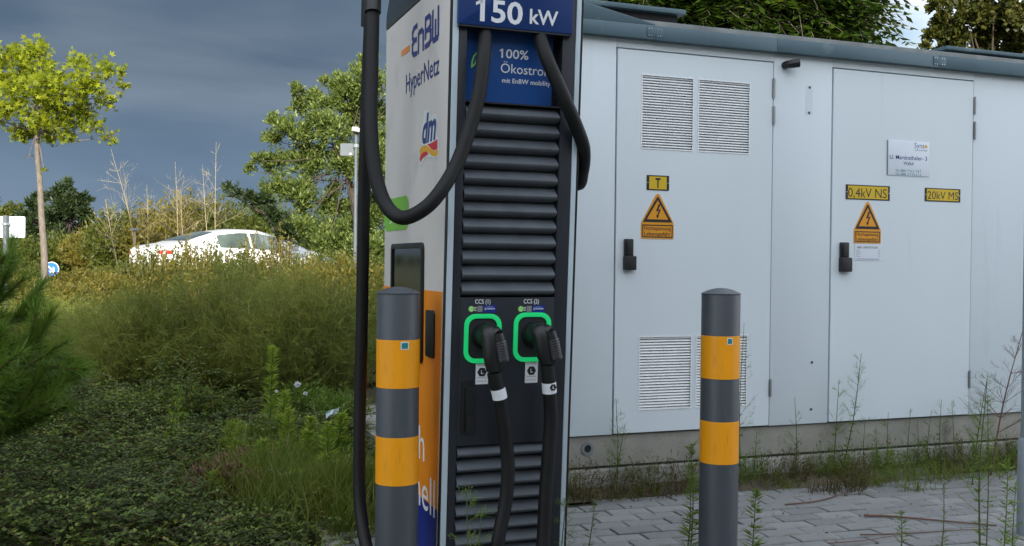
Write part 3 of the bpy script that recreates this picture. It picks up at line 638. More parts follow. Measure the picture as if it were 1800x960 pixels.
# ---- sockets
def socket(cx, cy, lab, lx, plug_label):
    k = fp(cx, cy); hw, hh = .0665, .087
    hw = (fp(cx+32.5, cy)[0]-fp(cx-32.5, cy)[0])/2; hh = (fp(cx, cy-43)[1]-fp(cx, cy+43)[1])/2
    b = MB(); b.prism(FR, rrect(k[0]-hw, k[0]+hw, k[1]-hh, k[1]+hh, .038, 6), -.001, .006, rrect(k[0]-hw+.0145, k[0]+hw-.0145, k[1]-hh+.0145, k[1]+hh-.0145, .027, 6))
    s = b.build('light_ring', RING, cs, bevel=.001)
    b = MB(); b.prism(FR, rrect(k[0]-hw+.0148, k[0]+hw-.0148, k[1]-hh+.0148, k[1]+hh-.0148, .026, 6), .0003, .0012); so_ = b.build('socket', GAP, cs)
    b = MB(); c3 = FR.P(k[0]+.004, k[1]+.008, 0); n3 = FR.n
    b.tube([c3+n3*.0, c3+n3*.016], [.043, .040], 24); b.build('socket_collar', BLACKP, so_, smooth=40)
    text_on(FR, lab, (lx[0], lx[1]), lx[2], lx[3], PWHITE, cs, .0008, bold=.008)
    # stickers above
    q = fp(cx-19.5, 543.5-.3); b = MB(); r = .010; b.prism(FR, [(q[0]+r*math.cos(t), q[1]+r*math.sin(t)) for t in np.linspace(0, 6.283, 17)[:-1]], 0, .0006); b.build('round_sticker', GRNL, cs)
    b = MB(); q2 = (q[0]+.030, q[1]); b.box(FR, q2[0]-.009, q2[0]+.009, q[1]-.010, q[1]+.010, 0, .0006); b.build('square_sticker', mat('sticker_grey', (.22, .22, .24), .5), cs)
    b = MB()
    for i_ in (-1, 0, 1): b.box(FR, q[0]+.010, q[0]+.018, q[1]+i_*.005-.001, q[1]+i_*.005+.001, 0, .0006)
    b.box(FR, q[0]-.004, q[0]+.004, q[1]-.005, q[1]-.0035, .0006, .001); b.box(FR, q[0]-.004, q[0]+.004, q[1]+.0035, q[1]+.005, .0006, .001); b.box(FR, q[0]-.004, q[0]-.0025, q[1]-.005, q[1]+.005, .0006, .001)
    b.build('sticker_print', PWHITE, cs)
    b = MB(); b.box(FR, q[0]+.042, q[0]+.087, q[1]-.0125, q[1]+.0125, 0, .0006); bl_ = b.build('blue_sticker', DEEPB, cs)
    b = MB(); b.box(FR, q[0]+.046, q[0]+.050, q[1]-.005, q[1]+.005, .0006, .001); b.box(FR, q[0]+.052, q[0]+.082, q[1]-.002, q[1]+.003, .0006, .001); b.box(FR, q[0]+.052, q[0]+.076, q[1]+.006, q[1]+.0072, .0006, .001); b.build('sticker_print', mat('sticker_pale', (.35, .38, .55), .5), bl_)
    # white label beneath
    a = fp(cx-11.5, cy+42); c = fp(cx+9.5, cy+80)
    b = MB(); b.box(FR, a[0], c[0], c[1], a[1]-.004, .0, .0007); wl = b.build('white_label', PWHITE, cs)
    m_ = ((a[0]+c[0])/2, a[1]*.55+c[1]*.45); b = MB(); r = .0165; b.prism(FR, [(m_[0]+r*math.cos(t), m_[1]+r*math.sin(t)) for t in np.linspace(0, 2*math.pi, 7)[:-1]], .0007, .0012); b.build('hexagon', SBLACK, wl)
    b = MB(); b.box(FR, m_[0]-.0035, m_[0]-.0012, m_[1]-.006, m_[1]+.007, .0012, .0016); b.box(FR, m_[0]-.0012, m_[0]+.005, m_[1]-.006, m_[1]-.0035, .0012, .0016); b.build('letter_l', PWHITE, wl)
    b = MB(); 
    for fr in (.08, .14, .70, .86): b.box(FR, a[0]+.004, c[0]-.006, a[1]*(1-fr)+c[1]*fr-.001, a[1]*(1-fr)+c[1]*fr, .0007, .0012)
    b.build('small_print', SCR, wl)
    return k
k1 = socket(848, 595, 'CCS (1)', (835, 534, 862, 526.5), '')
k2 = socket(935, 592.5, 'CCS (2)', (920.5, 533.5, 947, 526), '')
# lock lever
a = fp(817, 676); c = fp(831, 760); b = MB(); b.rect(FR, a[0]-.012, c[0]+.002, c[1]-.006, a[1]+.012, -.001, .004, .008); lk = b.build('lock_plate', BLACKP, cs, bevel=.001)
b = MB(); b.rect(FR, a[0], c[0], c[1]+.06, a[1]-.01, .004, .014, .008); b.rect(FR, a[0]+.002, c[0], c[1], c[1]+.062, .004, .020, .006); b.build('lever', BLACKP, lk, bevel=.002)
# ---- cables
def fpt(x, y, o): q = fp(x, y, o); return FR.P(q[0], q[1], o)
CRD = .0232
def plug(k, pend, par, phollow, ptop):
    """plug body: collar in the socket, wedge down to the cable, ribbed grip bar beside it with an open end"""
    s0 = FR.P(k[0]+.004, k[1]+.012, .012); s1 = FR.P(k[0]+.010, k[1]+.006, .060); P2 = Vector(pend)
    b = MB(); b.tube([s0, s1], [.038, .036], 20); b.build('plug_nose', BLACKP, par, smooth=40)
    s1 = Vector(s1); ph = Vector(phollow); dx = ph-P2
    gt = Vector(ptop)
    # chunky body from the nose down to the cable
    b = MB(); pts = spline([s1+Vector((-.012, .014, .026)), s1+Vector((-.006, -.012, .010)), s1.lerp(P2, .5)+Vector((-.006, -.012, 0)), P2+Vector((-.001, 0, .006))], 6)
    b.tube(pts, list(np.interp(np.linspace(0, 1, len(pts)), [0, .25, .8, 1], [.024, .034, .027, .0235])), 16); b.build('plug_body', BLACKP, par, smooth=40)
    b = MB(); b.tube(spline([s1+Vector((-.004, .006, .018)), s1.lerp(gt, .5)+Vector((0, -.004, .012)), gt+Vector((.002, 0, -.002))], 5), [.026, .027, .027, .026, .025, .024, .023, .022, .021, .020, .019], 14); b.build('plug_head', BLACKP, par, smooth=40)
    b = MB(); gp = spline([gt, gt.lerp(ph, .35)+Vector((.002, -.004, 0)), gt.lerp(ph, .7)+Vector((.001, -.003, 0)), ph], 8)
    b.tube(gp, list(np.interp(np.linspace(0, 1, len(gp)), [0, .3, .85, 1], [.0185, .0175, .019, .0215])), 16)
    b.build('plug_grip', BLACKP, par, smooth=40)
    dd = (Vector(gp[-1])-Vector(gp[-3])).normalized(); e = Vector(gp[-1]); b = MB(); b.tube([e-dd*.002, e+dd*.0015], [.0160, .0160], 14); b.build('grip_opening', GAP, par)
    for t in np.linspace(.30, .88, 8):
        b = MB(); i = int(t*(len(gp)-1)); p = Vector(gp[i]); d = (Vector(gp[min(i+1, len(gp)-1)])-Vector(gp[i-1])).normalized(); b.tube([p-d*.0022, p+d*.0022], [.0203, .0203], 14); b.build('grip_rib', SCR, par, smooth=30)
    b = MB(); b.tube(spline([ph+Vector((-.006, .004, .004)), ph.lerp(P2, .5)+Vector((0, 0, -.004)), P2+Vector((-.002, 0, .020))], 5), [.014]*11, 10); b.build('plug_bridge', BLACKP, par, smooth=40)
def band(pts, i0, i1, par, mat_=PWHITE):
    b = MB(); b.tube(pts[i0:i1+1], CRD+.0012, 18, cap=False); return b.build('cable_label', mat_, par, smooth=50)
def rp(x, y, Y): return Vector(atY(x, y, Y))
E1, E2 = Vector(fpt(868, 655, .085)), Vector(fpt(962, 641, .085))
def X0(v, **k): return v
# cable 1: from the recess under the sign, out in a loop to the left hanger
hangL = rp(656, 6, 3.33)
c1 = spline([fpt(853, 30, -.05), fpt(852.5, 62, -.004), fpt(850, 100, .040), fpt(842, 165, .065), fpt(826, 225, .08), fpt(802, 290, .10), rp(768, 345, 3.02), rp(735, 374, 3.04), rp(703, 382, 3.10), rp(676, 356, 3.16), rp(659, 300, 3.20), rp(652, 220, 3.24), rp(653, 130, 3.28), rp(655, 30, 3.32), rp(656, -20, 3.34)], 7)
b = MB(); b.tube(c1, CRD, 16); ca1 = b.build('charging_cable', RUBBER, cs, smooth=60)
low = [rp(652, -20, 3.52), rp(650, 60, 3.55), rp(646, 150, 3.60), rp(641, 300, 3.66), rp(638, 450, 3.70), rp(635, 620, 3.72), rp(632, 760, 3.72), rp(634, 900, 3.68)]
low += [Vector((.80, 3.50, .06)), Vector((.86, 3.25, .028)), Vector((1.0, 3.02, .03)), fpt(872, 1010, .10), fpt(876, 950, .09), fpt(889, 880, .075), fpt(893, 820, .07), fpt(887, 755, .072), fpt(879, 700, .08), E1]
c2 = spline(low, 8); b = MB(); b.tube(c2, CRD, 16); b.build('charging_cable', RUBBER, cs, smooth=60)
n2 = len(c2); band(c2, n2-9, n2-6, ca1)
plug(k1, E1, cs, fpt(885, 634, .105), fpt(875, 588, .095))
# cable 2: loop to the right hanger
c3 = spline([fpt(946, 36, -.05), fpt(949, 64, -.004), fpt(958, 95, .035), fpt(975, 135, .055), fpt(997, 185, .065), fpt(1014, 225, .04), rp(1026, 262, 3.13), rp(1024, 300, 3.22), rp(1012, 322, 3.34), Vector((XR+.035, 3.5, 1.60)), Vector((XR+.03, 3.68, 1.75)), Vector((XR+.03, 3.72, 2.1)), Vector((XR+.03, 3.72, 2.3))], 7)
b = MB(); b.tube(c3, CRD, 16); b.build('charging_cable', RUBBER, cs, smooth=60)
c4 = spline([Vector((XR+.035, 3.80, 2.3)), Vector((XR+.035, 3.80, 1.8)), Vector((XR+.03, 3.80, 1.0)), Vector((XR+.03, 3.80, .3)), Vector((XR+.03, 3.65, .05)), Vector((XR+.02, 3.3, .028)), Vector((XR-.08, 3.08, .03)), fpt(950, 1010, .10), fpt(955, 950, .09), fpt(959, 870, .075), fpt(964, 800, .07), fpt(968, 740, .072), fpt(966, 690, .08), E2], 8)
b = MB(); b.tube(c4, CRD, 16); ca2 = b.build('charging_cable', RUBBER, cs, smooth=60)
n4 = len(c4); bl4 = band(c4, n4-9, n4-6, ca2)
q = fp(972, 681, .104); b = MB(); b.prism(FR, [(q[0]+.012*math.cos(t), q[1]+.012*math.sin(t)) for t in np.linspace(0, 2*math.pi, 7)[:-1]], .100, .1070); b.build('hexagon', SBLACK, ca2)
b = MB(); b.box(FR, q[0]-.002, q[0]-.0002, q[1]-.004, q[1]+.005, .107, .1076); b.box(FR, q[0]-.0002, q[0]+.003, q[1]-.004, q[1]-.0022, .107, .1076); b.build('letter_l', PWHITE, ca2)
plug(k2, E2, cs, fpt(978, 630, .105), fpt(967, 584, .095))
# cable hangers: sleeve + arm from the top of the cabinet (the arm is above the picture)
b = MB(); b.tube([rp(648.5, 47, 3.56), rp(651, -40, 3.50), rp(652, -70, 3.50)], [.029, .029, .026], 14); b.tube([rp(655.5, 22, 3.315), rp(656, -30, 3.34), rp(656, -60, 3.42)], [.0275, .027, .024], 14)
b.build('cable_clamp', BLACKP, cs, smooth=40)
b = MB(); e = rp(652, -62, 3.50); b.tube(spline([e, e+Vector((0, .02, .10)), Vector((XL-.02, 3.55, 2.36)), Vector((XL+.12, 3.6, 2.33)), Vector((XL+.15, 3.6, 2.22))], 6), .018, 12); b.build('cable_arm', CAPM, cs, smooth=40)
b = MB(); b.tube(spline([Vector((XR+.033, 3.76, 2.25)), Vector((XR+.033, 3.76, 2.38)), Vector((XR-.05, 3.7, 2.36)), Vector((XR-.12, 3.66, 2.22))], 6), .018, 12); b.build('cable_arm', CAPM, cs, smooth=40)
# ================================================================ bollards
def bollard(px, topy, wpx, dia, bands, sticker, label):
    D = dia*F/wpx; P = atD(px, 700, D); x, y = P[0], P[1]
    k = (D/fw.dot(np.array([x, y, 0]))) ; zt_ = atD(px, topy, D)[2]
    e = empty('bollard', (x, y, 0), label, 'bollard', 'bollards in front of the charger')
    r = dia/2; z0 = zt_-.018
    b = MB(); b.lathe((x, y, 0), [(r, -.02), (r, z0-.004), (r-.0015, z0)], 40); b.build('post', BOLL, e, smooth=40)
    b = MB(); b.lathe((x, y, 0), [(r+.0008, z0-.002), (r+.0012, z0+.002), (r*.90, z0+.0065), (r*.6, z0+.0155), (r*.25, z0+.021), (.001, z0+.022)], 40); b.build('cap', BOLL, e, smooth=30)
    for ya, yb in bands:
        za, zb_ = atD(px, ya, D-r)[2], atD(px, yb, D-r)[2]
        b = MB(); b.lathe((x, y, 0), [(r+.0002, zb_), (r+.0009, zb_+.0005), (r+.0009, za-.0005), (r+.0002, za)], 48); b.build('yellow_band', TAPE, e, smooth=40)
    # small label wrapped on the tape
    sx_, sy_, hw, hh = sticker; base = math.atan2(-y, -x); c = atD(sx_, sy_, D-r*.95)
    v = np.array([c[0]-x, c[1]-y]); a0 = math.atan2(v[1], v[0]); 
    for hwi, hhi, m_, o in ((hw, hh, PWHITE, .0016), (hw*.76, hh*.76, TEAL, .0022)):
        da = hwi/r; b = MB(); vs = []
        for i in range(5):
            a = a0-da+2*da*i/4; vs += [(x+(r+o)*math.cos(a), y+(r+o)*math.sin(a), c[2]-hhi), (x+(r+o)*math.cos(a), y+(r+o)*math.sin(a), c[2]+hhi)]
        b.add(vs, [(2*i, 2*i+2, 2*i+3, 2*i+1) for i in range(4)]); b.build('label_sticker', m_, e)
bollard(699, 506, 75.0, .140, ((598.5, 684), (771, 856)), (711.5, 608, .0135, .0125), 'yellow-banded grey steel bollard standing left of the charger, nearest the shrubs')
bollard(1265, 508, 67.5, .140, ((591.5, 667.5), (743, 818)), (1282, 600, .0105, .012), 'yellow-banded grey steel bollard standing alone before the left station door')
# lamp / sign post at the right edge
P = atD(1806, 800, 4.3); e = empty('metal_post', (P[0], P[1], 0), 'galvanised steel post with thicker base sleeve at the right edge of the paving', 'post')
b = MB(); b.lathe((P[0], P[1], 0), [(.028, .4), (.028, 3.0)], 20); b.build('pole', CHROME, e, smooth=40)
b = MB(); b.lathe((P[0], P[1], 0), [(.038, -.02), (.038, .415), (.030, .425)], 20); b.build('sleeve', CHROME, e, smooth=40)
# ================================================================ unseen building added behind the camera to shade the yard
SHADE_Y, SHADE_H = -7.0, 2.75+.31*11.5
se = empty('added_shade_building', (0, SHADE_Y-5, 0), 'added unseen pale flat-roofed building behind the viewer that shades the yard', 'building')
b = MB(); b.wbox(-11, 15, SHADE_Y-9, SHADE_Y, -.1, SHADE_H-.3); b.build('wall', mat('render_wall', (.50, .49, .46), .85, var=.08, vscale=3, bump=.2), se)
b = MB(); b.wbox(-11.1, 15.1, SHADE_Y-9.1, SHADE_Y+.1, SHADE_H-.299, SHADE_H); b.build('roof', FASC, se)
for i in range(6):
    b = MB(); x = -9+i*4; b.wbox(x, x+3, SHADE_Y+.005, SHADE_Y+.03, .1, 2.9); wi = b.build('window', GLASSD, se)
    b = MB(); 
    for xx in (x-.05, x+1.48, x+3): b.wbox(xx, xx+.05, SHADE_Y+.004, SHADE_Y+.06, .05, 2.95)
    b.build('frame', CHROME, wi)
# ================================================================ vegetation
def tintmesh(name, V, F4, T, m, parent=None):
    """V (n,3), F4 (k,4) quads, T per-vertex tint"""
    off = root_loc(parent) if parent else np.zeros(3)
    me = bpy.data.meshes.new(name); me.vertices.add(len(V)); me.vertices.foreach_set('co', (np.asarray(V)-off).astype(np.float32).ravel())
    k, c = F4.shape; me.loops.add(k*c); me.loops.foreach_set('vertex_index', F4.astype(np.int32).ravel())
    me.polygons.add(k); me.polygons.foreach_set('loop_start', np.arange(0, k*c, c, dtype=np.int32)); me.polygons.foreach_set('loop_total', np.full(k, c, np.int32))
    me.update(calc_edges=True); a = me.attributes.new('tint', 'FLOAT', 'POINT'); a.data.foreach_set('value', np.asarray(T, np.float32))
    me.materials.append(m); o = bpy.data.objects.new(name, me); COL.objects.link(o)
    if parent: o.parent = parent
    return o
def unit(a): return a/np.maximum(np.linalg.norm(a, axis=-1, keepdims=True), 1e-9)
class Leaves:
    def __init__(s): s.V = []; s.F = []; s.T = []; s.n = 0
    def kite(s, C, D, L, W, T=None, side=None, wide=.45):
        C = np.atleast_2d(C).astype(float); n = len(C); D = unit(np.broadcast_to(D, (n, 3)).astype(float)); L = np.broadcast_to(L, (n,))[:, None]; W = np.broadcast_to(W, (n,))[:, None]
        S = unit(np.cross(D, rng.normal(size=(n, 3)))) if side is None else unit(side)
        U = np.cross(D, S)
        a = C; b_ = C+D*L*wide+S*W/2+U*W*.12; c = C+D*L; d = C+D*L*wide-S*W/2+U*W*.12
        s.V.append(np.stack([a, b_, c, d], 1).reshape(-1, 3)); s.F.append(np.arange(n*4).reshape(n, 4)+s.n); s.n += n*4
        t = rng.random(n) if T is None else np.broadcast_to(T, (n,)); s.T.append(np.repeat(np.clip(t, 0, 1), 4))
    def strip(s, A, B, wa, wb, T=None):
        A = np.atleast_2d(A).astype(float); B = np.atleast_2d(B).astype(float); n = len(A); D = B-A; S = unit(np.cross(D, rng.normal(size=(n, 3))))
        wa = np.broadcast_to(wa, (n,))[:, None]; wb = np.broadcast_to(wb, (n,))[:, None]
        s.V.append(np.stack([A-S*wa/2, A+S*wa/2, B+S*wb/2, B-S*wb/2], 1).reshape(-1, 3)); s.F.append(np.arange(n*4).reshape(n, 4)+s.n); s.n += n*4
        t = rng.random(n) if T is None else np.broadcast_to(T, (n,)); s.T.append(np.repeat(np.clip(t, 0, 1), 4))
    def build(s, name, m, parent=None): return tintmesh(name, np.vstack(s.V), np.vstack(s.F), np.concatenate(s.T), m, parent)
def leafmat(name, tint, trans=.35, rough=.5, spec=.35): return mat(name, tuple(sum(c[i] for c in tint)/len(tint) for i in range(3)), rough, tint=tint, trans=trans, vscale=1.2, var=.25, spec=spec)
LM_MAPLE = leafmat('maple_leaf', [(.09, .13, .006), (.18, .23, .008), (.32, .37, .012), (.46, .40, .02)], .5)
LM_ROB = leafmat('locust_leaf', [(.032, .060, .008), (.085, .13, .018), (.19, .24, .045), (.36, .40, .15)], .4)
LM_DARK = leafmat('dark_conifer', [(.010, .022, .006), (.020, .038, .009), (.045, .062, .012)], .15)
LM_GOLD = leafmat('golden_herb', [(.07, .075, .012), (.14, .125, .02), (.22, .17, .028), (.10, .12, .015)], .4)
LM_OLIVE = leafmat('olive_herb', [(.045, .065, .010), (.085, .105, .016), (.15, .15, .022)], .4)
LM_BROOM = leafmat('broom_shoot', [(.085, .125, .022), (.165, .215, .034), (.31, .33, .06), (.25, .18, .05)], .4)
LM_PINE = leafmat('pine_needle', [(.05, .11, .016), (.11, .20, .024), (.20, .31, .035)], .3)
LM_COT = leafmat('ground_cover_leaf', [(.018, .042, .009), (.065, .12, .018), (.17, .24, .035), (.28, .23, .05)], .3)
LM_WEED = leafmat('weed_leaf', [(.07, .13, .014), (.12, .20, .022), (.18, .26, .04)], .4)
LM_WEED2 = leafmat('bed_weed_leaf', [(.15, .24, .02), (.25, .36, .035), (.36, .44, .06)], .45)
LM_GRASS = leafmat('grass_blade', [(.07, .12, .014), (.13, .19, .02), (.24, .22, .05)], .3)
LM_DRYG = leafmat('dry_grass', [(.06, .045, .02), (.12, .085, .035), (.07, .08, .02)], .3)
LM_AIL = leafmat('ailanthus_leaf', [(.010, .026, .005), (.022, .050, .008), (.07, .13, .012), (.18, .24, .02)], .35, .35)
LM_OAK = leafmat('oak_leaf', [(.018, .032, .006), (.045, .062, .010), (.10, .10, .014), (.15, .09, .02)], .3)
LM_RED = leafmat('dry_red_twig', [(.10, .045, .035), (.17, .085, .055), (.09, .07, .03)], .1)
def rsph(n): return unit(rng.normal(size=(n, 3)))
def lump(P, s, o): return np.array([mnoise.noise(Vector((p[0]*s+o, p[1]*s, p[2]*s))) for p in P])
def blob_tree(name, label, cat, D, trunk_px, blobs, nleaf, lsize, lmat, trunk_r, bark, kind='leaf', twigs=9, up=.3, dvar=1.0, group=None, aspect=.75, shell=.35, base_z=None, density_gap=-.12, limb0=.6, limbk=1.):
    """crown read as clumps (px x, px y, px radius) on a tree standing D metres away"""
    tp = [atD(x, y, D) for x, y in trunk_px]
    bz = th_(tp[0][0], tp[0][1]) if base_z is None else base_z
    base = np.array([tp[0][0], tp[0][1], bz]); e = empty(name, base, label, cat, group)
    tp[0] = base-np.array([0, 0, .05]); sp = spline(tp, 5)
    b = MB(); b.tube(sp, list(np.linspace(trunk_r*1.15, trunk_r*.55, len(sp))), 10)
    lv = Leaves(); tw = Leaves(); tot = sum(bl[2]**2 for bl in blobs); off = random.uniform(0, 50)
    for bx, by, br in blobs:
        c = atD(bx, by, D+random.uniform(-1, 1)*dvar*br/F*D*1.2); r = br/F*D
        st_ = Vector(sp[int((len(sp)-1)*random.uniform(limb0, 1))]); cv = Vector(c); mid = st_.lerp(cv, .5)+Vector((0, 0, -.08*(cv-st_).length))
        b.tube(spline([st_, mid, cv], 3), [trunk_r*q_*limbk for q_ in (.42, .35, .3, .26, .2, .14, .1)], 6)
        n = max(6, int(nleaf*br**2/tot)); dirs = rsph(twigs); dirs[:, 2] = dirs[:, 2]*.8+.15; ends = c+dirs*r*rng.uniform(.75, 1.12, (twigs, 1))
        tw.strip(np.repeat(c[None], twigs, 0), ends, trunk_r*.14, trunk_r*.04)
        ti = rng.integers(0, twigs, n); t = rng.uniform(.15, 1, n)**.7; P = c+(ends[ti]-c)*t[:, None]+rsph(n)*r*shell*rng.random((n, 1))
        keep = lump(P, 1.6/max(r, .2), off) > density_gap; P = P[keep]; n = len(P)
        if not n: continue
        out = unit(P-c); Dr = unit(out*.7+rsph(n)*.8+np.array([0, 0, up])); tt = np.clip(.35+.35*lump(P, 3/max(r, .2), off+9)+rng.normal(0, .22, n), 0, 1)
        if kind == 'leaf':
            lv.kite(P, Dr, lsize*rng.uniform(.6, 1.25, n), lsize*aspect*rng.uniform(.7, 1.2, n), tt)
        elif kind == 'lobed':
            L_ = lsize*rng.uniform(.65, 1.2, n); S = unit(np.cross(Dr, rng.normal(size=(n, 3))))
            for ang_, sc_ in ((0, 1), (50, .85), (-50, .85), (105, .5), (-105, .5)):
                ca, sa = math.cos(R(ang_)), math.sin(R(ang_)); dd = Dr*ca+S*sa; lv.kite(P, dd, L_*sc_*.66, L_*.26*sc_, tt, side=unit(-Dr*sa+S*ca), wide=.5)
        elif kind == 'pinnate':
            RL = lsize*rng.uniform(3.0, 5.0, n); S = unit(np.cross(Dr, rng.normal(size=(n, 3))*.3+np.array([0, 0, 1.0])))
            droop = np.array([0, 0, -.5])
            for k in range(7):
                f = .15+.85*k/6; Q = P+Dr*(RL*f)[:, None]+droop*(RL*f*f*.5)[:, None]
                for sg in (-1, 1):
                    dd = unit(S*sg+Dr*.35+droop*.6); lv.kite(Q, dd, lsize*rng.uniform(.8, 1.1, n), lsize*.32, np.clip(tt+rng.normal(0, .1, n), 0, 1), side=unit(np.cross(dd, rng.normal(size=(n, 3))*.25+np.array([0, 0, 1.]))) )
            tw.strip(P, P+Dr*RL[:, None]+droop*(RL*.5)[:, None], .008, .004)
    b.build('trunk', bark, e, smooth=50); lv.build('crown', lmat, e)['kind'] = 'stuff'
    tw.build('twigs', bark, e)['kind'] = 'stuff'; return e
# --- maple on the left
blob_tree('maple_tree', 'young maple with a slim trunk and bright yellow-green crown at the left', 'tree', 18, [(79, 530), (78, 450), (73, 380), (70, 320), (65, 255), (72, 200), (85, 140)],
    [(72, 85, 26), (62, 110, 36), (20, 105, 36), (38, 140, 42), (85, 130, 36), (100, 165, 44), (140, 118, 26), (160, 135, 36), (200, 130, 22), (215, 150, 12), (140, 170, 36), (185, 175, 22), (60, 185, 46), (125, 212, 28), (165, 228, 20), (195, 240, 15), (95, 225, 32), (50, 225, 26), (15, 170, 40), (5, 205, 18), (-30, 130, 50), (-60, 170, 50), (-40, 200, 35), (50, 275, 6), (78, 300, 5), (40, 240, 18), (80, 235, 26), (120, 240, 16), (25, 230, 14), (150, 200, 26), (100, 195, 36), (30, 90, 14), (185, 115, 14), (210, 165, 9)],
    9500, .12, LM_MAPLE, .056, BARK, kind='lobed', twigs=12, up=-.2, shell=.62, density_gap=-.2, limb0=.74, limbk=.7, dvar=1.5)
# --- locust-like tree mass right of the view's left half
blob_tree('locust_tree', 'tall leafy green tree with pale leaf undersides behind the charger', 'tree', 22, [(640, 500), (630, 400), (610, 300), (600, 230)],
    [(648, 110, 18), (640, 150, 38), (600, 150, 22), (575, 145, 12), (605, 175, 36), (560, 180, 28), (524, 160, 13), (528, 190, 22), (640, 210, 45), (575, 225, 40), (520, 235, 35), (482, 218, 18), (478, 245, 18), (455, 282, 16), (490, 290, 30), (545, 290, 40), (610, 290, 42), (440, 300, 9), (660, 300, 45), (480, 335, 28), (530, 350, 38), (590, 360, 40), (650, 380, 42), (470, 385, 22), (520, 405, 30), (580, 420, 35), (640, 440, 38), (700, 250, 45), (700, 350, 45), (720, 150, 40)],
    62000, .10, LM_ROB, .10, BARKD, twigs=20, up=.65, shell=.42, aspect=.42, density_gap=-.26, limbk=.5, dvar=1.2)
blob_tree('leaning_shrub', 'dark drooping branch clump left of the tall green tree', 'shrub', 21.5, [(520, 470), (480, 400), (450, 360)], [(400, 328, 9), (415, 340, 12), (435, 350, 14), (455, 360, 14), (470, 350, 12), (480, 380, 20), (500, 410, 24)], 3500, .12, LM_DARK, .03, BARKD, twigs=8, shell=.4, aspect=.4)
# --- dark far trees
blob_tree('pine_tree', 'dark round-topped tree far behind the maple trunk', 'tree', 45, [(120, 470), (120, 400), (122, 350)], [(122, 335, 20), (105, 350, 20), (140, 352, 20), (120, 370, 28), (155, 375, 18), (95, 385, 22), (135, 400, 30), (165, 400, 18), (110, 430, 32), (150, 440, 30)], 16000, .24, LM_DARK, .14, BARKD, twigs=14, shell=.35, aspect=.35)
blob_tree('pine_tree', 'darker low tree left of the round-topped far tree', 'tree', 48, [(60, 470), (62, 420), (66, 380)], [(70, 348, 12), (58, 362, 16), (80, 372, 16), (50, 388, 22), (75, 400, 26), (45, 420, 28), (80, 435, 28)], 12000, .24, LM_DARK, .13, BARKD, twigs=14, shell=.35, aspect=.35)
blob_tree('far_tree', 'mid-green bushy tree behind the white sign at the left edge', 'tree', 50, [(10, 470), (8, 420)], [(30, 372, 16), (8, 375, 16), (-20, 370, 20), (0, 400, 28), (30, 410, 24), (-30, 400, 30), (10, 440, 30)], 7000, .22, LM_OLIVE, .12, BARKD, twigs=12)
# far wood closing the horizon
lv = Leaves()
for (x0_, x1_, D_, hh, nn) in ((-700, 680, 75, 34, 26000), (600, 1250, 60, 60, 5000)):
    X = rng.uniform(x0_, x1_, nn); ht = hh*(.6+.5*np.array([mnoise.noise(Vector((x*.018, 5, D_))) for x in X])); Y = 466-ht*rng.random(nn)**.8
    Dd = D_+rng.uniform(-3, 5, nn); P = np.array([atD(a, b_, c_) for a, b_, c_ in zip(X, Y, Dd)])
    lv.kite(P, rsph(nn), rng.uniform(.3, .7, nn), rng.uniform(.2, .4, nn), np.clip(rng.normal(.4, .25, nn), 0, 1))
tag(lv.build('distant_wood', LM_DARK), 'dark distant wood line along the horizon behind the road', 'wood', kind='stuff')
# --- tree with hanging feathered leaves above the roof; oak at the right edge
blob_tree('sumac_tree', 'broad tree with long feather-like leaves rising behind the station roof', 'tree', 10.5, [(1380, 430), (1370, 250), (1350, 80), (1340, -60)],
    [(1110, -12, 24), (1150, -8, 26), (1190, -6, 30), (1230, 4, 34), (1280, 6, 38), (1330, 12, 40), (1380, 14, 38), (1425, 14, 36), (1462, 26, 26), (1495, 44, 12), (1240, -50, 60), (1330, -60, 80), (1420, -50, 60), (1180, -60, 50), (1480, 5, 16)],
    4600, .145, LM_AIL, .10, BARK, kind='pinnate', twigs=10, up=.0, shell=.35, density_gap=-.5, limbk=.5)
blob_tree('oak_tree', 'dense dark green tree with rusty tints at the top right corner', 'tree', 19, [(1750, 440), (1745, 250), (1740, 120)],
    [(1640, 65, 14), (1660, 40, 22), (1640, 10, 10), (1680, 70, 26), (1700, 25, 36), (1735, 60, 38), (1770, 20, 42), (1790, 80, 36), (1690, -25, 34), (1750, -40, 50), (1830, 40, 50), (1830, 110, 40), (1700, 100, 26), (1665, 92, 20), (1625, 82, 8), (1655, 5, 12)],
    42000, .095, LM_OAK, .16, BARKD, twigs=16, shell=.42, density_gap=-.3, limbk=.4)
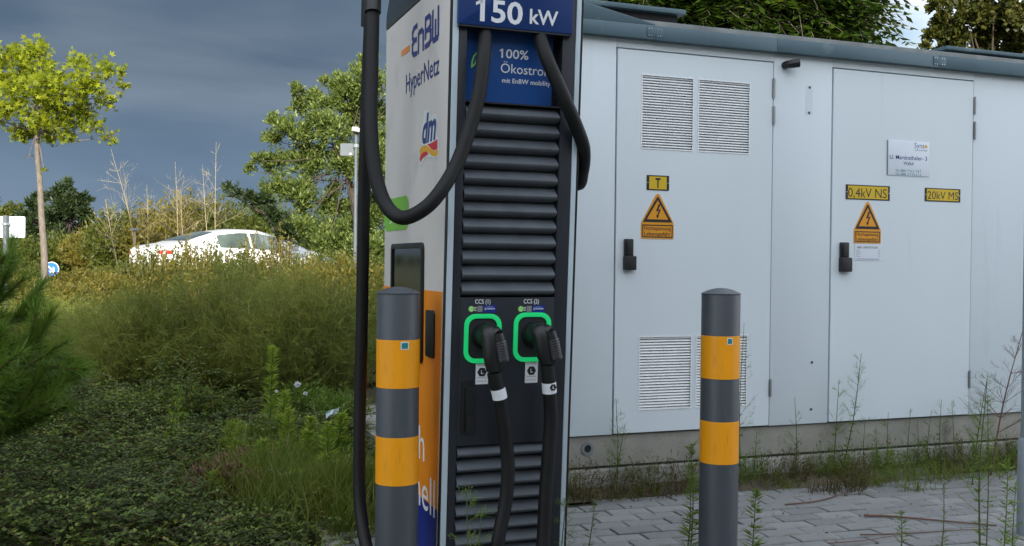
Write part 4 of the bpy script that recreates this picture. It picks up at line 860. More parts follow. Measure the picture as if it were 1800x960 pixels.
# --- bare dry saplings
ORD = ['leftmost', 'second', 'third', 'fourth', 'fifth', 'sixth', 'seventh', 'eighth', 'ninth', 'tenth', 'eleventh', 'twelfth', 'thirteenth', 'fourteenth', 'fifteenth', 'sixteenth', 'seventeenth', 'eighteenth']
def ordl(xs, i, what):
    k = sorted(range(len(xs)), key=lambda j: xs[j]).index(i)
    return ('leftmost of the '+what) if k == 0 else '%s from the left of the %s' % (ORD[k], what)
def bare(name, label, D, base_px, tip_px, n, spread, m=DRYW, r=.018, cat='sapling', group='dry saplings behind the car', minor=5):
    a = atD(*base_px, D); c = atD(*tip_px, D); a[2] = th_(a[0], a[1]); e = empty(name, a, label, cat, group)
    b = MB(); av, cv = Vector(a), Vector(c); ln = (cv-av).length; sp = spline([av, av.lerp(cv, .5)+Vector((random.uniform(-.04, .04)*ln, 0, 0)), cv], 6); b.tube(sp, list(np.linspace(r, r*.22, len(sp))), 6)
    b.build('stem', m, e, smooth=50); tw = Leaves()
    for i in range(n):
        t = random.uniform(.3, .95); p = np.array(sp[int(t*(len(sp)-1))]); d = unit(np.array([random.gauss(0, 1), random.gauss(0, 1), abs(random.gauss(.9, .3))])); l = ln*spread*(1.15-t)*random.uniform(.6, 1.2); q = p+d*l
        tw.strip(p, q, r*.45, r*.18)
        for k in range(minor):
            s = p+(q-p)*random.uniform(.3, 1); d2 = unit(d+rng.normal(size=3)*.55+np.array([0, 0, .3])); tw.strip(s, s+d2*l*random.uniform(.2, .45), r*.22, r*.1)
    tw.build('branches', m, e)['kind'] = 'stuff'; return e
for i, (bp, tp_, n, sp_) in enumerate((((243, 430), (195, 262), 16, .34), ((312, 420), (308, 285), 18, .36), ((380, 420), (380, 250), 14, .30), ((375, 420), (356, 290), 12, .30), ((215, 430), (185, 350), 12, .4), ((255, 430), (258, 325), 10, .36), ((335, 430), (318, 330), 10, .35))):
    bare('bare_sapling', ordl([195, 308, 380, 356, 185, 258, 318], i, 'pale leafless saplings behind the white car'), 27, bp, tp_, n+16, sp_*1.15, r=.013, minor=9)
# --- bushes built from radiating shoots
def shoot_bush(name, label, D, px, py_base, w_px, h_px, n, lmat, cat='shrub', group=None, leaf=.05, lw=.4, lper=14, stemw=.008, base_z=None, spread=1.0, lean=0., stemmat=None, tmean=.45, low=.15):
    c = atD(px, py_base, D); bz = th_(c[0], c[1]) if base_z is None else base_z; c[2] = bz
    topz = atD(px, py_base-h_px, D)[2]; hgt = max(.2, topz-bz); wd = w_px/F*D/2
    e = empty(name, c, label, cat, group); lv = Leaves(); tw = Leaves()
    az = rng.uniform(0, 2*math.pi, n); rr = np.sqrt(rng.random(n))
    base = c+np.stack([np.cos(az)*rr*wd*.45, np.sin(az)*rr*wd*.45, np.zeros(n)], 1)
    tip = c+np.stack([np.cos(az)*rr*wd*spread+lean*hgt, np.sin(az)*rr*wd*spread*.8, hgt*(1-.45*rr**2.2)*rng.uniform(.72, 1.06, n)], 1)
    mid = (base+tip)/2+np.stack([-np.cos(az), -np.sin(az), np.full(n, .6)], 1)*(.12*wd*rr)[:, None]
    tw.strip(base, mid, stemw, stemw*.8); tw.strip(mid, tip, stemw*.8, stemw*.3)
    t = rng.uniform(low, 1, (n, lper)); T3 = t[..., None]; P = np.where(T3 < .5, base[:, None]+(mid-base)[:, None]*T3*2, mid[:, None]+(tip-mid)[:, None]*(T3*2-1)).reshape(-1, 3)
    dr = unit(np.repeat(tip-mid, lper, 0)); k = len(P); P = P+rsph(k)*leaf*.5
    tt = np.clip(tmean+.3*lump(P, 2.2/wd, px)+rng.normal(0, .2, k), 0, 1)
    lv.kite(P, unit(dr*.8+rsph(k)*.8), leaf*rng.uniform(.6, 1.4, k), leaf*lw*rng.uniform(.7, 1.3, k), tt)
    tw.build('stems', stemmat or lmat, e)['kind'] = 'stuff'; lv.build('foliage', lmat, e)['kind'] = 'stuff'; return e
# golden brush behind the car
for px, yb, wpx, hpx, D, lm, lab in ((205, 445, 90, 75, 30, LM_OLIVE, 'olive-yellow brush left of the car roof'), (270, 445, 100, 80, 30, LM_GOLD, 'golden brush behind the rear of the white car'), (335, 440, 110, 95, 29, LM_GOLD, 'golden brush behind the roof of the white car'), (400, 440, 110, 92, 29, LM_OLIVE, 'olive brush behind the windscreen of the white car'), (465, 445, 100, 90, 28, LM_OLIVE, 'dusky brush under the drooping branch clump'), (530, 450, 120, 80, 29, LM_ROB, 'green undergrowth at the foot of the tall green tree'), (610, 460, 120, 90, 25, LM_ROB, 'green undergrowth beside the lamp post'), (20, 470, 120, 50, 32, LM_OLIVE, 'low green brush behind the white sign'), (110, 470, 130, 55, 32, LM_OLIVE, 'low green brush behind the maple trunk'), (175, 470, 100, 65, 31, LM_GOLD, 'yellowish brush right of the maple trunk')):
    shoot_bush('wild_shrub', lab, D, px, yb, wpx*1.25, hpx*1.12, 420, lm, leaf=.16, lw=.35, lper=16, stemw=.02, spread=1.1)
# ---- car on the road
CARW = mat('car_white_paint', (.80, .80, .80), .25, var=.02, coat=.6)
CGLASS = mat('car_glass', (.10, .13, .12), .08, spec=.8, var=.4, vscale=2)
TAILR = mat('tail_light_red', (.55, .015, .01), .2, var=.2)
TYRE = mat('tyre_rubber', (.02, .02, .02), .8)
def build_car():
    D = 22.8; c = atD(423, 480, D); ang = R(25.5); hx, hy = math.cos(ang), math.sin(ang)
    gz = th_(c[0], c[1])-.02; e = empty('parked_car', (c[0], c[1], gz), 'white coupe-roofed car on the road half hidden behind golden brush', 'car')
    S = [  # x, bottom, belt, top, half width belt, half width top
        (-2.28, .42, .80, .82, .62, .5), (-2.24, .30, .92, .97, .78, .62), (-2.05, .24, .97, 1.03, .86, .70), (-1.70, .22, .98, 1.09, .895, .72), (-1.35, .20, .97, 1.21, .90, .66), (-.95, .19, .96, 1.33, .905, .61), (-.45, .19, .945, 1.405, .905, .60),
        (.05, .19, .93, 1.405, .905, .60), (.45, .19, .92, 1.33, .90, .60), (.85, .19, .92, 1.19, .90, .62), (1.20, .20, .90, 1.04, .89, .68), (1.30, .20, .89, .99, .885, .70), (1.75, .22, .84, .90, .85, .66), (2.10, .26, .74, .80, .76, .56), (2.26, .34, .62, .68, .60, .42)]
    def W(x, y, z): return (c[0]+hx*x-hy*y, c[1]+hy*x+hx*y, gz+z)
    def sec(s):
        x, zb_, be, tp, wb, wt = s; h = tp-be
        return [(wb*.93, zb_), (wb*.99, zb_+.14), (wb, be-.20), (wb*.985, be-.03), (wb*.955, be), (wb*.955+(wt-wb*.955)*.9, be+h*.88), (wt*.82, be+h*.975), (wt*.4, tp+.004), (0, tp+.01)]
    b = MB(); rows = []
    for s in S:
        q = sec(s); full = [(y, z) for y, z in q]+[(-y, z) for y, z in q[::-1][1:]]; rows.append([W(s[0], y, z) for y, z in full])
    n = len(rows[0]); vs = [p for r_0 in rows for p in r_0]
    fs = [(i*n+k, i*n+k+1, (i+1)*n+k+1, (i+1)*n+k) for i in range(len(rows)-1) for k in range(n-1)]+[tuple(range(n)), tuple(range((len(rows)-1)*n, len(rows)*n))]
    fs += [(i*n, (i+1)*n, (i+1)*n+n-1, i*n+n-1) for i in range(len(rows)-1)]
    b.add(vs, fs); b.build('body', CARW, e, smooth=45)
    def interp(x):
        xs = [s[0] for s in S]; return [x]+[float(np.interp(x, xs, [s[k] for s in S])) for k in range(1, 6)]
    for sg in (-1, 1):     # side windows, split by a pillar
        for xa, xb_ in ((-1.0, -.25), (-.19, .86)):
            b = MB(); vs = []; xs = np.linspace(xa, xb_, 10)
            for x in xs:
                _, zb_, be, tp, wb, wt = interp(x); h = tp-be; y0 = wb*.955; y1 = y0+(wt-y0)*.9
                tlo = .06; thi = .80
                if h < .2: thi = .6
                for t in (tlo, thi): vs.append(W(x, sg*(y0+(y1-y0)*t/.88+.008), be+h*t+.004))
            b.add(vs, [(2*i, 2*i+2, 2*i+3, 2*i+1) for i in range(len(xs)-1)]); b.build('side_window', CGLASS, e)
    for xa, xb_, nm in ((-1.62, -.98, 'rear_window'), (.52, 1.18, 'windscreen')):
        b = MB(); vs = []; xs = np.linspace(xa, xb_, 6)
        for x in xs:
            q = sec(interp(x))
            for y, z in ((q[6][0]*.93, q[6][1]+.012), (q[7][0], q[7][1]+.014), (0, q[8][1]+.012), (-q[7][0], q[7][1]+.014), (-q[6][0]*.93, q[6][1]+.012)): vs.append(W(x, y, z))
        b.add(vs, [(5*i+k, 5*i+k+1, 5*i+k+6, 5*i+k+5) for i in range(len(xs)-1) for k in range(4)]); b.build(nm, CGLASS, e, smooth=60)
    for sg in (-1, 1):
        b = MB(); vs = []
        for x, y in ((-2.262, .62), (-2.250, .70), (-2.16, .80), (-2.06, .845)):
            vs += [W(x-.02, sg*(y+.015), .83), W(x-.02, sg*(y+.015), .91)]
        b.add(vs, [(2*i, 2*i+2, 2*i+3, 2*i+1) for i in range(3)]); b.build('tail_light', TAILR, e)
        b = MB(); b.prism(Plane(W(.72, sg*.93, .93), (hx, hy, 0), (0, 0, 1), (-hy*sg, hx*sg, 0)), rrect(-.10, .12, 0, .13, .04), -.03, .13); b.build('wing_mirror', CARW, e, bevel=.02)
        for x in (-1.38, 1.38):
            ax = Vector((-hy, hx, 0))*sg; p = Vector(W(x, sg*.70, .32)); b = MB(); b.tube([p, p+ax*.215], .325, 24); w_ = b.build('wheel', TYRE, e, smooth=40)
            b = MB(); b.tube([p+ax*.20, p+ax*.222], [.22, .20], 16); b.build('rim', CHROME, w_, smooth=40)
            b = MB(); b.tube([p+ax*.02, p+ax*.208], .375, 24); b.build('wheel_arch', GAP, e)
    P = Plane(W(-2.285, 0, .60), (hy, -hx, 0), (0, 0, 1), (-hx, -hy, 0)); b = MB(); b.box(P, -.26, .26, -.055, .055, .0, .012); b.build('number_plate', PWHITE, e)
    b = MB(); b.box(P, -.60, .60, -.30, -.14, -.02, .03); b.build('bumper_insert', GAP, e)
build_car()
# ---- street furniture on the left
LAMPG = mat('weathered_zinc', (.10, .115, .125), .6, .2, var=.15)
P = atD(626, 230, 18); bz = th_(P[0], P[1]); e = empty('street_lamp', (P[0], P[1], bz), 'slim galvanised lamp post with small white head and a sign back, left of the charger', 'street lamp')
b = MB(); top = P[2]; b.tube([(P[0], P[1], bz-.1), (P[0], P[1], top-.02)], [.036, .028], 12); b.build('pole', LAMPG, e, smooth=40)
b = MB(); q = Vector((P[0], P[1], top)); rr_ = Vector(CR); rr_.z = 0; f_ = Vector((fw[0], fw[1], 0))
LPn = Plane(q, rr_, (0, 0, 1), -f_); b.prism(LPn, [(-.06, -.02), (.12, -.05), (.125, -.01), (.05, .05), (-.05, .055)], -.16, .16); b.build('lamp_head', mat('lamp_head_grey', (.34, .34, .32), .5), e, bevel=.01)
b = MB(); b.rect(LPn, -.29, -.05, -.44, -.22, -.065, -.055, .02); b.build('sign_back', LAMPG, e)
b = MB(); b.box(LPn, -.12, -.09, -.42, -.39, -.0545, -.054); b.build('sticker', HALO, e)
b = MB(); b.tube([q+Vector((0, 0, -.30)), q+Vector((0, 0, -.24))], .05, 12); b.build('clamp', CHROME, e)
P = atD(10, 400, 13.5); bz = th_(P[0], P[1]); e = empty('road_sign', (P[0], P[1], bz), 'white blank-backed rectangular sign on a grey pole at the left edge', 'sign')
b = MB(); b.tube([(P[0], P[1], bz-.1), (P[0], P[1], atD(10, 379, 13.5)[2])], .034, 14); b.build('pole', LAMPG, e, smooth=40)
LPn = Plane(P, rr_, (0, 0, 1), -f_); a = LPn.px(-14, 380); c_ = LPn.px(41, 418)
b = MB(); b.rect(LPn, a[0], c_[0], c_[1], a[1], -.06, -.042, .02); b.build('sign_panel', PLATEW, e, bevel=.003)
b = MB(); b.tube([Vector(P)+Vector((0, 0, .03)), Vector(P)+Vector((0, 0, .06))], .052, 14); b.build('clamp', CHROME, e)
Ds = 22; P = atD(91, 473.5, Ds); bz = th_(P[0], P[1]); r = 13.2/F*Ds; e = empty('direction_sign', (P[0], P[1], bz), 'small round blue sign with a white arrow pointing down right, beside the maple trunk', 'sign')
LPn = Plane(P, rr_, (0, 0, 1), -f_); circ = lambda rad, n=28: [(rad*math.cos(t), rad*math.sin(t)) for t in np.linspace(0, 2*math.pi, n+1)[:-1]]
b = MB(); b.prism(LPn, circ(r), 0, .015); b.build('rim', PWHITE, e)
b = MB(); b.prism(LPn, circ(r*.91), .015, .018); b.build('sign_disc', mat('traffic_blue', (.01, .13, .50), .4), e)
k = r*.62; b = MB()
def rt45(p): x, z = p; c45 = math.sqrt(.5); return ((x*c45+z*c45)*k, (-x*c45+z*c45)*k)
b.prism(LPn, [rt45(p) for p in ((-.95, -.16), (.1, -.16), (.1, .16), (-.95, .16))], .018, .021)
b.prism(LPn, [rt45(p) for p in ((.98, 0), (.22, .68), (-.16, .68), (.30, .16), (.30, -.16), (-.16, -.68), (.22, -.68))], .0182, .0212)
b.build('arrow', PWHITE, e)
b = MB(); q = Vector(P); b.tube([(P[0], P[1]+.01, bz-.1), (P[0], P[1]+.01, P[2])], .028, 10); b.build('pole', CHROME, e)
P = atD(237, 405, 25); bz = th_(P[0], P[1]); e = empty('marker_post', (P[0], P[1], bz), 'thin pale marker post with flat cap behind the car boot', 'post')
b = MB(); b.tube([(P[0], P[1], bz), P], .03, 8); b.build('pole', DRYW, e); b = MB(); b.tube([P, P+np.array([0, 0, .05])], .12, 12); b.build('cap', CHROME, e)
# ---- sunlit herbs between the planting and the road
for i, (px, yb, wpx, hpx, D, lm) in enumerate(((30, 560, 170, 72, 15, LM_GOLD), (110, 565, 130, 66, 14, LM_GOLD), (190, 560, 130, 75, 15, LM_GOLD), (60, 520, 130, 34, 19, LM_OLIVE), (150, 530, 130, 55, 19, LM_GOLD), (255, 550, 150, 78, 16, LM_GOLD), (330, 545, 150, 85, 16.5, LM_OLIVE), (400, 545, 150, 88, 16, LM_OLIVE), (470, 545, 150, 84, 16, LM_GOLD), (545, 550, 140, 84, 15, LM_GOLD), (610, 560, 150, 115, 14, LM_GOLD), (650, 560, 140, 120, 14.5, LM_OLIVE), (0, 500, 150, 50, 22, LM_OLIVE), (200, 505, 120, 40, 21, LM_OLIVE), (570, 500, 110, 60, 19, LM_OLIVE))):
    shoot_bush('meadow_shrub', ordl([30, 110, 190, 60, 150, 255, 330, 400, 470, 545, 610, 650, 0, 200, 570], i, 'sunlit brush clumps before the road'), D, px, yb, wpx*1.2, hpx, 330, lm, group='sunlit brush before the road', leaf=.07, lw=.35, lper=18, stemw=.009, spread=1.1, low=.25)
# sparse taller sprays in front of the car
for i, (px, tp_, D, lm) in enumerate(((262, 425, 16, LM_OLIVE), (300, 440, 16, LM_GOLD), (328, 415, 16, LM_GOLD), (352, 430, 15.5, LM_GOLD), (385, 445, 16, LM_OLIVE), (425, 425, 15.5, LM_OLIVE), (455, 440, 16, LM_OLIVE), (495, 378, 16, LM_GOLD), (478, 420, 16, LM_GOLD), (520, 435, 16, LM_OLIVE), (545, 440, 15.5, LM_GOLD), (232, 440, 16, LM_OLIVE), (285, 425, 19, LM_GOLD), (440, 412, 19, LM_GOLD), (248, 432, 18, LM_GOLD), (315, 425, 18, LM_OLIVE), (370, 412, 18, LM_OLIVE), (405, 435, 18, LM_GOLD))):
    shoot_bush('herb_spray', ordl([262, 300, 328, 352, 385, 425, 455, 495, 478, 520, 545, 232, 285, 440, 248, 315, 370, 405], i, 'yellowish sprays in front of the white car'), D, px, 545, 58, 545-tp_, 36, lm, cat='plant', group='sprays in front of the white car', leaf=.055, lw=.55, lper=40, stemw=.008, spread=1.0, low=.2, stemmat=DRYW, tmean=.6)
# ---- broom shrubs in the shade
def broom(D, px, py, w_px, top_py, n, label, lean=0):
    c = atD(px, py, D); c[2] = th_(c[0], c[1])-.02; e = empty('broom_shrub', c, label, 'shrub', 'broom shrubs in the planting bed'); topz = atD(px, top_py, D)[2]; h = topz-c[2]; wd = w_px/F*D/2
    tw = Leaves(); lv = Leaves(); az = rng.uniform(0, 2*math.pi, n); rr = rng.random(n)**.6
    base = c+np.stack([np.cos(az)*rr*wd*.30, np.sin(az)*rr*wd*.3, np.zeros(n)], 1)
    hh = h*rng.uniform(.55, 1.03, n)*(1-.50*rr**2.2)
    tip = c+np.stack([np.cos(az)*rr*wd*1.05+lean, np.sin(az)*rr*wd*.8, hh], 1)+rng.normal(0, .05, (n, 3))
    c1_ = base+np.stack([np.cos(az)*rr*wd*.30, np.sin(az)*rr*wd*.25, hh*.62], 1)+rng.normal(0, .05, (n, 3))
    def bez(t): t = t[..., None]; return (1-t)**2*base[:, None]+2*t*(1-t)*c1_[:, None]+t**2*tip[:, None]
    T = np.linspace(0, 1, 6); Q = bez(np.broadcast_to(T, (n, 6)))
    for i in range(5): tw.strip(Q[:, i], Q[:, i+1], .0065*(1-.15*i), .0065*(1-.15*(i+1)))
    k = 20; t = rng.uniform(.18, 1, (n, k)); P = bez(t).reshape(-1, 3); dr = unit(np.repeat(tip-c1_, k, 0)); m = len(P)
    d = unit(dr*.75+rsph(m)*.8); l = rng.uniform(.05, .15, m); E_ = P+d*l[:, None]; tt = np.clip(.40+.35*lump(P[::1], 2.5, px)+rng.normal(0, .15, m), 0, 1)
    lv.strip(P, E_, .0032, .0014, tt)
    k2 = 4; P2 = np.repeat(P, k2, 0)+np.repeat(E_-P, k2, 0)*rng.uniform(.25, 1, (m*k2, 1)); d2 = unit(np.repeat(d, k2, 0)+rsph(m*k2)*.85)
    lv.strip(P2, P2+d2*rng.uniform(.025, .07, (m*k2, 1)), .0028, .0012, np.repeat(tt, k2)+rng.normal(0, .1, m*k2))
    tw.build('stems', mat('broom_stem', (.11, .075, .035), .8, var=.3), e); lv.build('shoots', LM_BROOM, e)
broom(7.6, 395, 720, 430, 452, 620, 'widest feathery olive broom shrub, in the middle of the planting bed')
broom(7.2, 545, 730, 270, 462, 420, 'feathery broom shrub close beside the black hanging cable')
broom(7.3, 255, 715, 260, 500, 380, 'feathery broom shrub behind the pine branches, left of the widest one')
broom(8.8, 470, 660, 420, 462, 420, 'feathery broom shrub rising just behind the widest one')
broom(8.6, 640, 660, 230, 480, 280, 'broom shrub whose shoots show between the black cable and the charger')
broom(9.3, 200, 655, 260, 515, 320, 'low feathery broom shrub behind the pine boughs, leftmost of those in the shade')
broom(11, 110, 610, 260, 520, 260, 'far feathery broom shrub below the round blue sign')
broom(11, 10, 610, 260, 525, 220, 'far feathery broom shrub at the left edge below the white sign')
# ---- pine boughs at the left edge
def pine():
    D = 4.1; c = atD(-190, 700, D+.2); c[2] = th_(c[0], c[1]); e = empty('pine_shrub', c, 'young pine whose long-needled dark green boughs reach in at the left edge', 'pine')
    b = MB(); tr = spline([c-np.array([0, 0, .05]), c+np.array([.02, 0, .55]), c+np.array([0, .02, 1.15])], 5); b.tube(tr, list(np.linspace(.035, .014, len(tr))), 10); b.build('trunk', BARKD, e, smooth=50)
    b = MB(); lv = Leaves()
    tips = [((-190, 640), (40, 492), .1), ((-190, 600), (6, 454), 0), ((-190, 680), (90, 560), 0), ((-190, 700), (118, 600), -.1), ((-190, 720), (128, 655), .1), ((-190, 740), (98, 700), -.15), ((-190, 760), (38, 740), .1), ((-190, 700), (38, 620), -.3), ((-190, 690), (-2, 560), .2), ((-190, 640), (63, 534), .25), ((-190, 740), (68, 660), .3), ((-190, 620), (-42, 514), -.2), ((-190, 750), (-12, 690), -.25), ((-190, 760), (118, 715), .05)]
    for (s_, t_, dd) in tips:
        a = atD(s_[0], s_[1], D+.2); q = atD(t_[0], t_[1], D+dd); L_ = np.linalg.norm(q-a); mid = (a+q)/2-np.array([0, 0, .10*L_]); sp = np.array(spline([a, mid, q], 8)); b.tube(sp, list(np.linspace(.010, .0035, len(sp))), 6)
        segs = [(sp, .30)]
        for k in range(5):
            i = int(len(sp)*random.uniform(.35, .85)); p = sp[i]; d = unit(unit(sp[min(i+1, len(sp)-1)]-sp[i-1])+rng.normal(size=3)*.45+np.array([0, 0, .25])); l = random.uniform(.12, .26)
            s2 = np.array([p+d*l*t+np.array([0, 0, .12])*l*t*t for t in np.linspace(0, 1, 6)]); b.tube(s2, list(np.linspace(.005, .003, 6)), 5); segs.append((s2, .05))
        for s2, lo in segs:
            n = 800 if lo > .1 else 330; t = rng.uniform(lo, 1, n)*(len(s2)-1); i = np.minimum(t.astype(int), len(s2)-2); f = (t-i)[:, None]; P = s2[i]*(1-f)+s2[i+1]*f; ax = unit(s2[i+1]-s2[i])
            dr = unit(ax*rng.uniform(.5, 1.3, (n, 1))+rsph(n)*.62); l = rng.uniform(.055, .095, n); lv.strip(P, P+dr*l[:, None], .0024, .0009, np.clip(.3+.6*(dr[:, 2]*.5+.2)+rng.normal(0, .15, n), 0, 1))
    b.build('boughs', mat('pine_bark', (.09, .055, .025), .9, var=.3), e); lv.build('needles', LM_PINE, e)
pine()
# ---- low ground cover
def groundcover():
    lv = Leaves(); tw = Leaves(); n = 7500
    Dd = rng.uniform(3.5, 8.2, n)**1.0; px = rng.uniform(-120, 660, n); ok = px > -999; Dd, px = Dd[ok], px[ok]; n = len(px)
    G = np.array([ground_xy(a, b_) for a, b_ in zip(px, Dd)]); G = G[(G[:, 0] < .66) | ((G[:, 1] > 4.5) & (G[:, 0] < 1.28))]; n = len(G)
    z = np.array([th_(x, y) for x, y in G]); hm = np.array([max(.03, .22+.42*mnoise.noise(Vector((x*1.5, y*1.5, 4)))+.22*mnoise.noise(Vector((x*3.5, y*3.5, 1))))*(.38 if x/y > .06 else 1) for x, y in G])
    base = np.stack([G[:, 0], G[:, 1], z+hm*rng.uniform(.1, .8, n)], 1); az = rng.uniform(0, 6.283, n); L_ = rng.uniform(.12, .34, n)
    d0 = np.stack([np.cos(az), np.sin(az), rng.uniform(.25, .9, n)], 1); T = np.linspace(0, 1, 5)
    def at(t): t = t[..., None]; return base[:, None]+d0[:, None]*L_[:, None, None]*t+np.array([0, 0, -.45])*L_[:, None, None]*t*t
    Q = at(np.broadcast_to(T, (n, 5)))
    for i in range(4): tw.strip(Q[:, i], Q[:, i+1], .0035, .0025)
    k = 26; t = rng.uniform(.05, 1, (n, k)); P = at(t).reshape(-1, 3); m = len(P); side = unit(np.cross(np.repeat(d0, k, 0), [0, 0, 1.]))*np.where(rng.random((m, 1)) < .5, -1, 1)
    D2 = unit(side+unit(np.repeat(d0, k, 0))*.5+rsph(m)*.35); tt = np.clip(np.repeat(.34+.5*lump(base, 3, 3)+rng.normal(0, .14, n), k)+rng.normal(0, .17, m), 0, 1)
    lv.kite(P, D2, rng.uniform(.014, .028, m), rng.uniform(.009, .016, m), tt, side=unit(np.cross(D2, np.array([0, 0, 1.])+rsph(m)*.5)))
    tag(tw.build('ground_cover_twigs', mat('ground_cover_stem', (.05, .032, .02), .9, var=.3)), 'brown arching twigs of the low shrub cover in the planting bed', 'ground cover', kind='stuff')
    tag(lv.build('ground_cover', LM_COT), 'small-leaved dark green shrub cover over the planting bed', 'ground cover', kind='stuff')
groundcover()
# grass blades: (centre px, distance, spread m, count, height, material)
def grass(spots, name, label, m):
    lv = Leaves()
    for x, y, sx_, sy_, n, h in spots:
        P = np.stack([rng.normal(x, sx_, n), rng.normal(y, sy_, n), np.zeros(n)], 1); P[:, 1] = np.where((P[:, 0] > .78)&(P[:, 1] > YW-.035), YW-.035-abs(rng.normal(0, .03, n)), P[:, 1])
        P[:, 2] = [0 if (a > .7 and b_ < 4.6) else th_(a, b_) for a, b_ in P[:, :2]]
        d = unit(np.stack([rng.normal(0, .35, n), rng.normal(-.05, .35, n), np.ones(n)], 1)); l = h*rng.uniform(.4, 1.2, n)[:, None]; M_ = P+d*l*.55; d2 = unit(d+rng.normal(0, .5, (n, 3))*[1, 1, .3]); T_ = M_+d2*l*.5; w_ = rng.uniform(.002, .0045, n)
        t = rng.random(n); lv.strip(P, M_, w_, w_*.8, t); lv.strip(M_, T_, w_*.8, w_*.15, t)
    return tag(lv.build(name, m), label, 'grass', kind='stuff')
sp_ = [(x, YW-.06, .10, .035, int(95*max(0, math.sin(x*9.3+1))**1.5+4), h*(1.5 if x > 3 else 1)) for x, h in ((1.95, .07), (2.1, .08), (2.25, .09), (2.38, .15), (2.5, .12), (2.62, .08), (2.75, .10), (2.88, .17), (3.0, .12), (3.15, .12), (3.28, .14), (3.42, .13), (3.56, .15), (3.7, .12), (3.85, .13), (4.0, .12), (4.15, .10), (4.3, .12), (4.45, .13), (4.6, .12), (4.8, .14), (5, .14))]
sp_ += [(3.15, 4.32, .07, .03, 90, .08), (3.6, 4.25, .09, .04, 180, .12), (3.75, 4.08, .05, .03, 60, .07), (4.1, 4.25, .12, .05, 200, .11), (2.25, 4.38, .1, .02, 60, .06), (4.6, 4.3, .2, .05, 220, .12)]
grass(sp_, 'wall_grass', 'green grass growing along the foot of the station plinth', LM_GRASS)
grass([(x+.03, YW-.07, .10, .03, 38, h*.75) for x, y, a_, b__, n, h in sp_[:22]]+[(3.3, 4.2, .07, .04, 110, .11), (2.4, 4.36, .25, .02, 70, .04)], 'dry_grass', 'brown dry grass and litter mixed in along the plinth', LM_DRYG)
spl = []
for px, D in ((600, 4.3), (570, 4.5), (540, 4.7), (600, 5.0), (560, 5.2), (520, 5), (480, 4.8), (610, 5.6), (500, 5.6), (590, 6.2), (440, 4.6), (640, 6.2), (650, 7.5), (600, 7.2), (655, 5.1)):
    x, y = ground_xy(px, D); spl.append((x, y, .16, .16, 900, .26))
grass(spl, 'bed_grass', 'long green grass between the weeds beside the kerb', LM_GRASS)
# dirt and litter strip at the wall foot
b = MB(); xs = np.linspace(1.85, 7.3, 90); vs = []
for x in xs:
    w0 = .05+.08*max(0, mnoise.noise(Vector((x*1.6, 2, 0)))+.3)+(.16 if 2.9 < x < 4.2 else 0)*abs(math.sin(x*2.2)); 
    vs += [(x, 4.47, .05), (x, 4.47-w0*.4, .035), (x, 4.47-w0, .001)]
b.add(vs, [(3*i+k, 3*i+k+1, 3*i+k+4, 3*i+k+3) for i in range(len(xs)-1) for k in range(2)]); tag(b.build('soil_strip', mat('soil_crust', (.06, .045, .03), .95, var=.4, vscale=9, bump=.8, bscale=50, base2=(.12, .10, .07)), smooth=80), kind='structure')
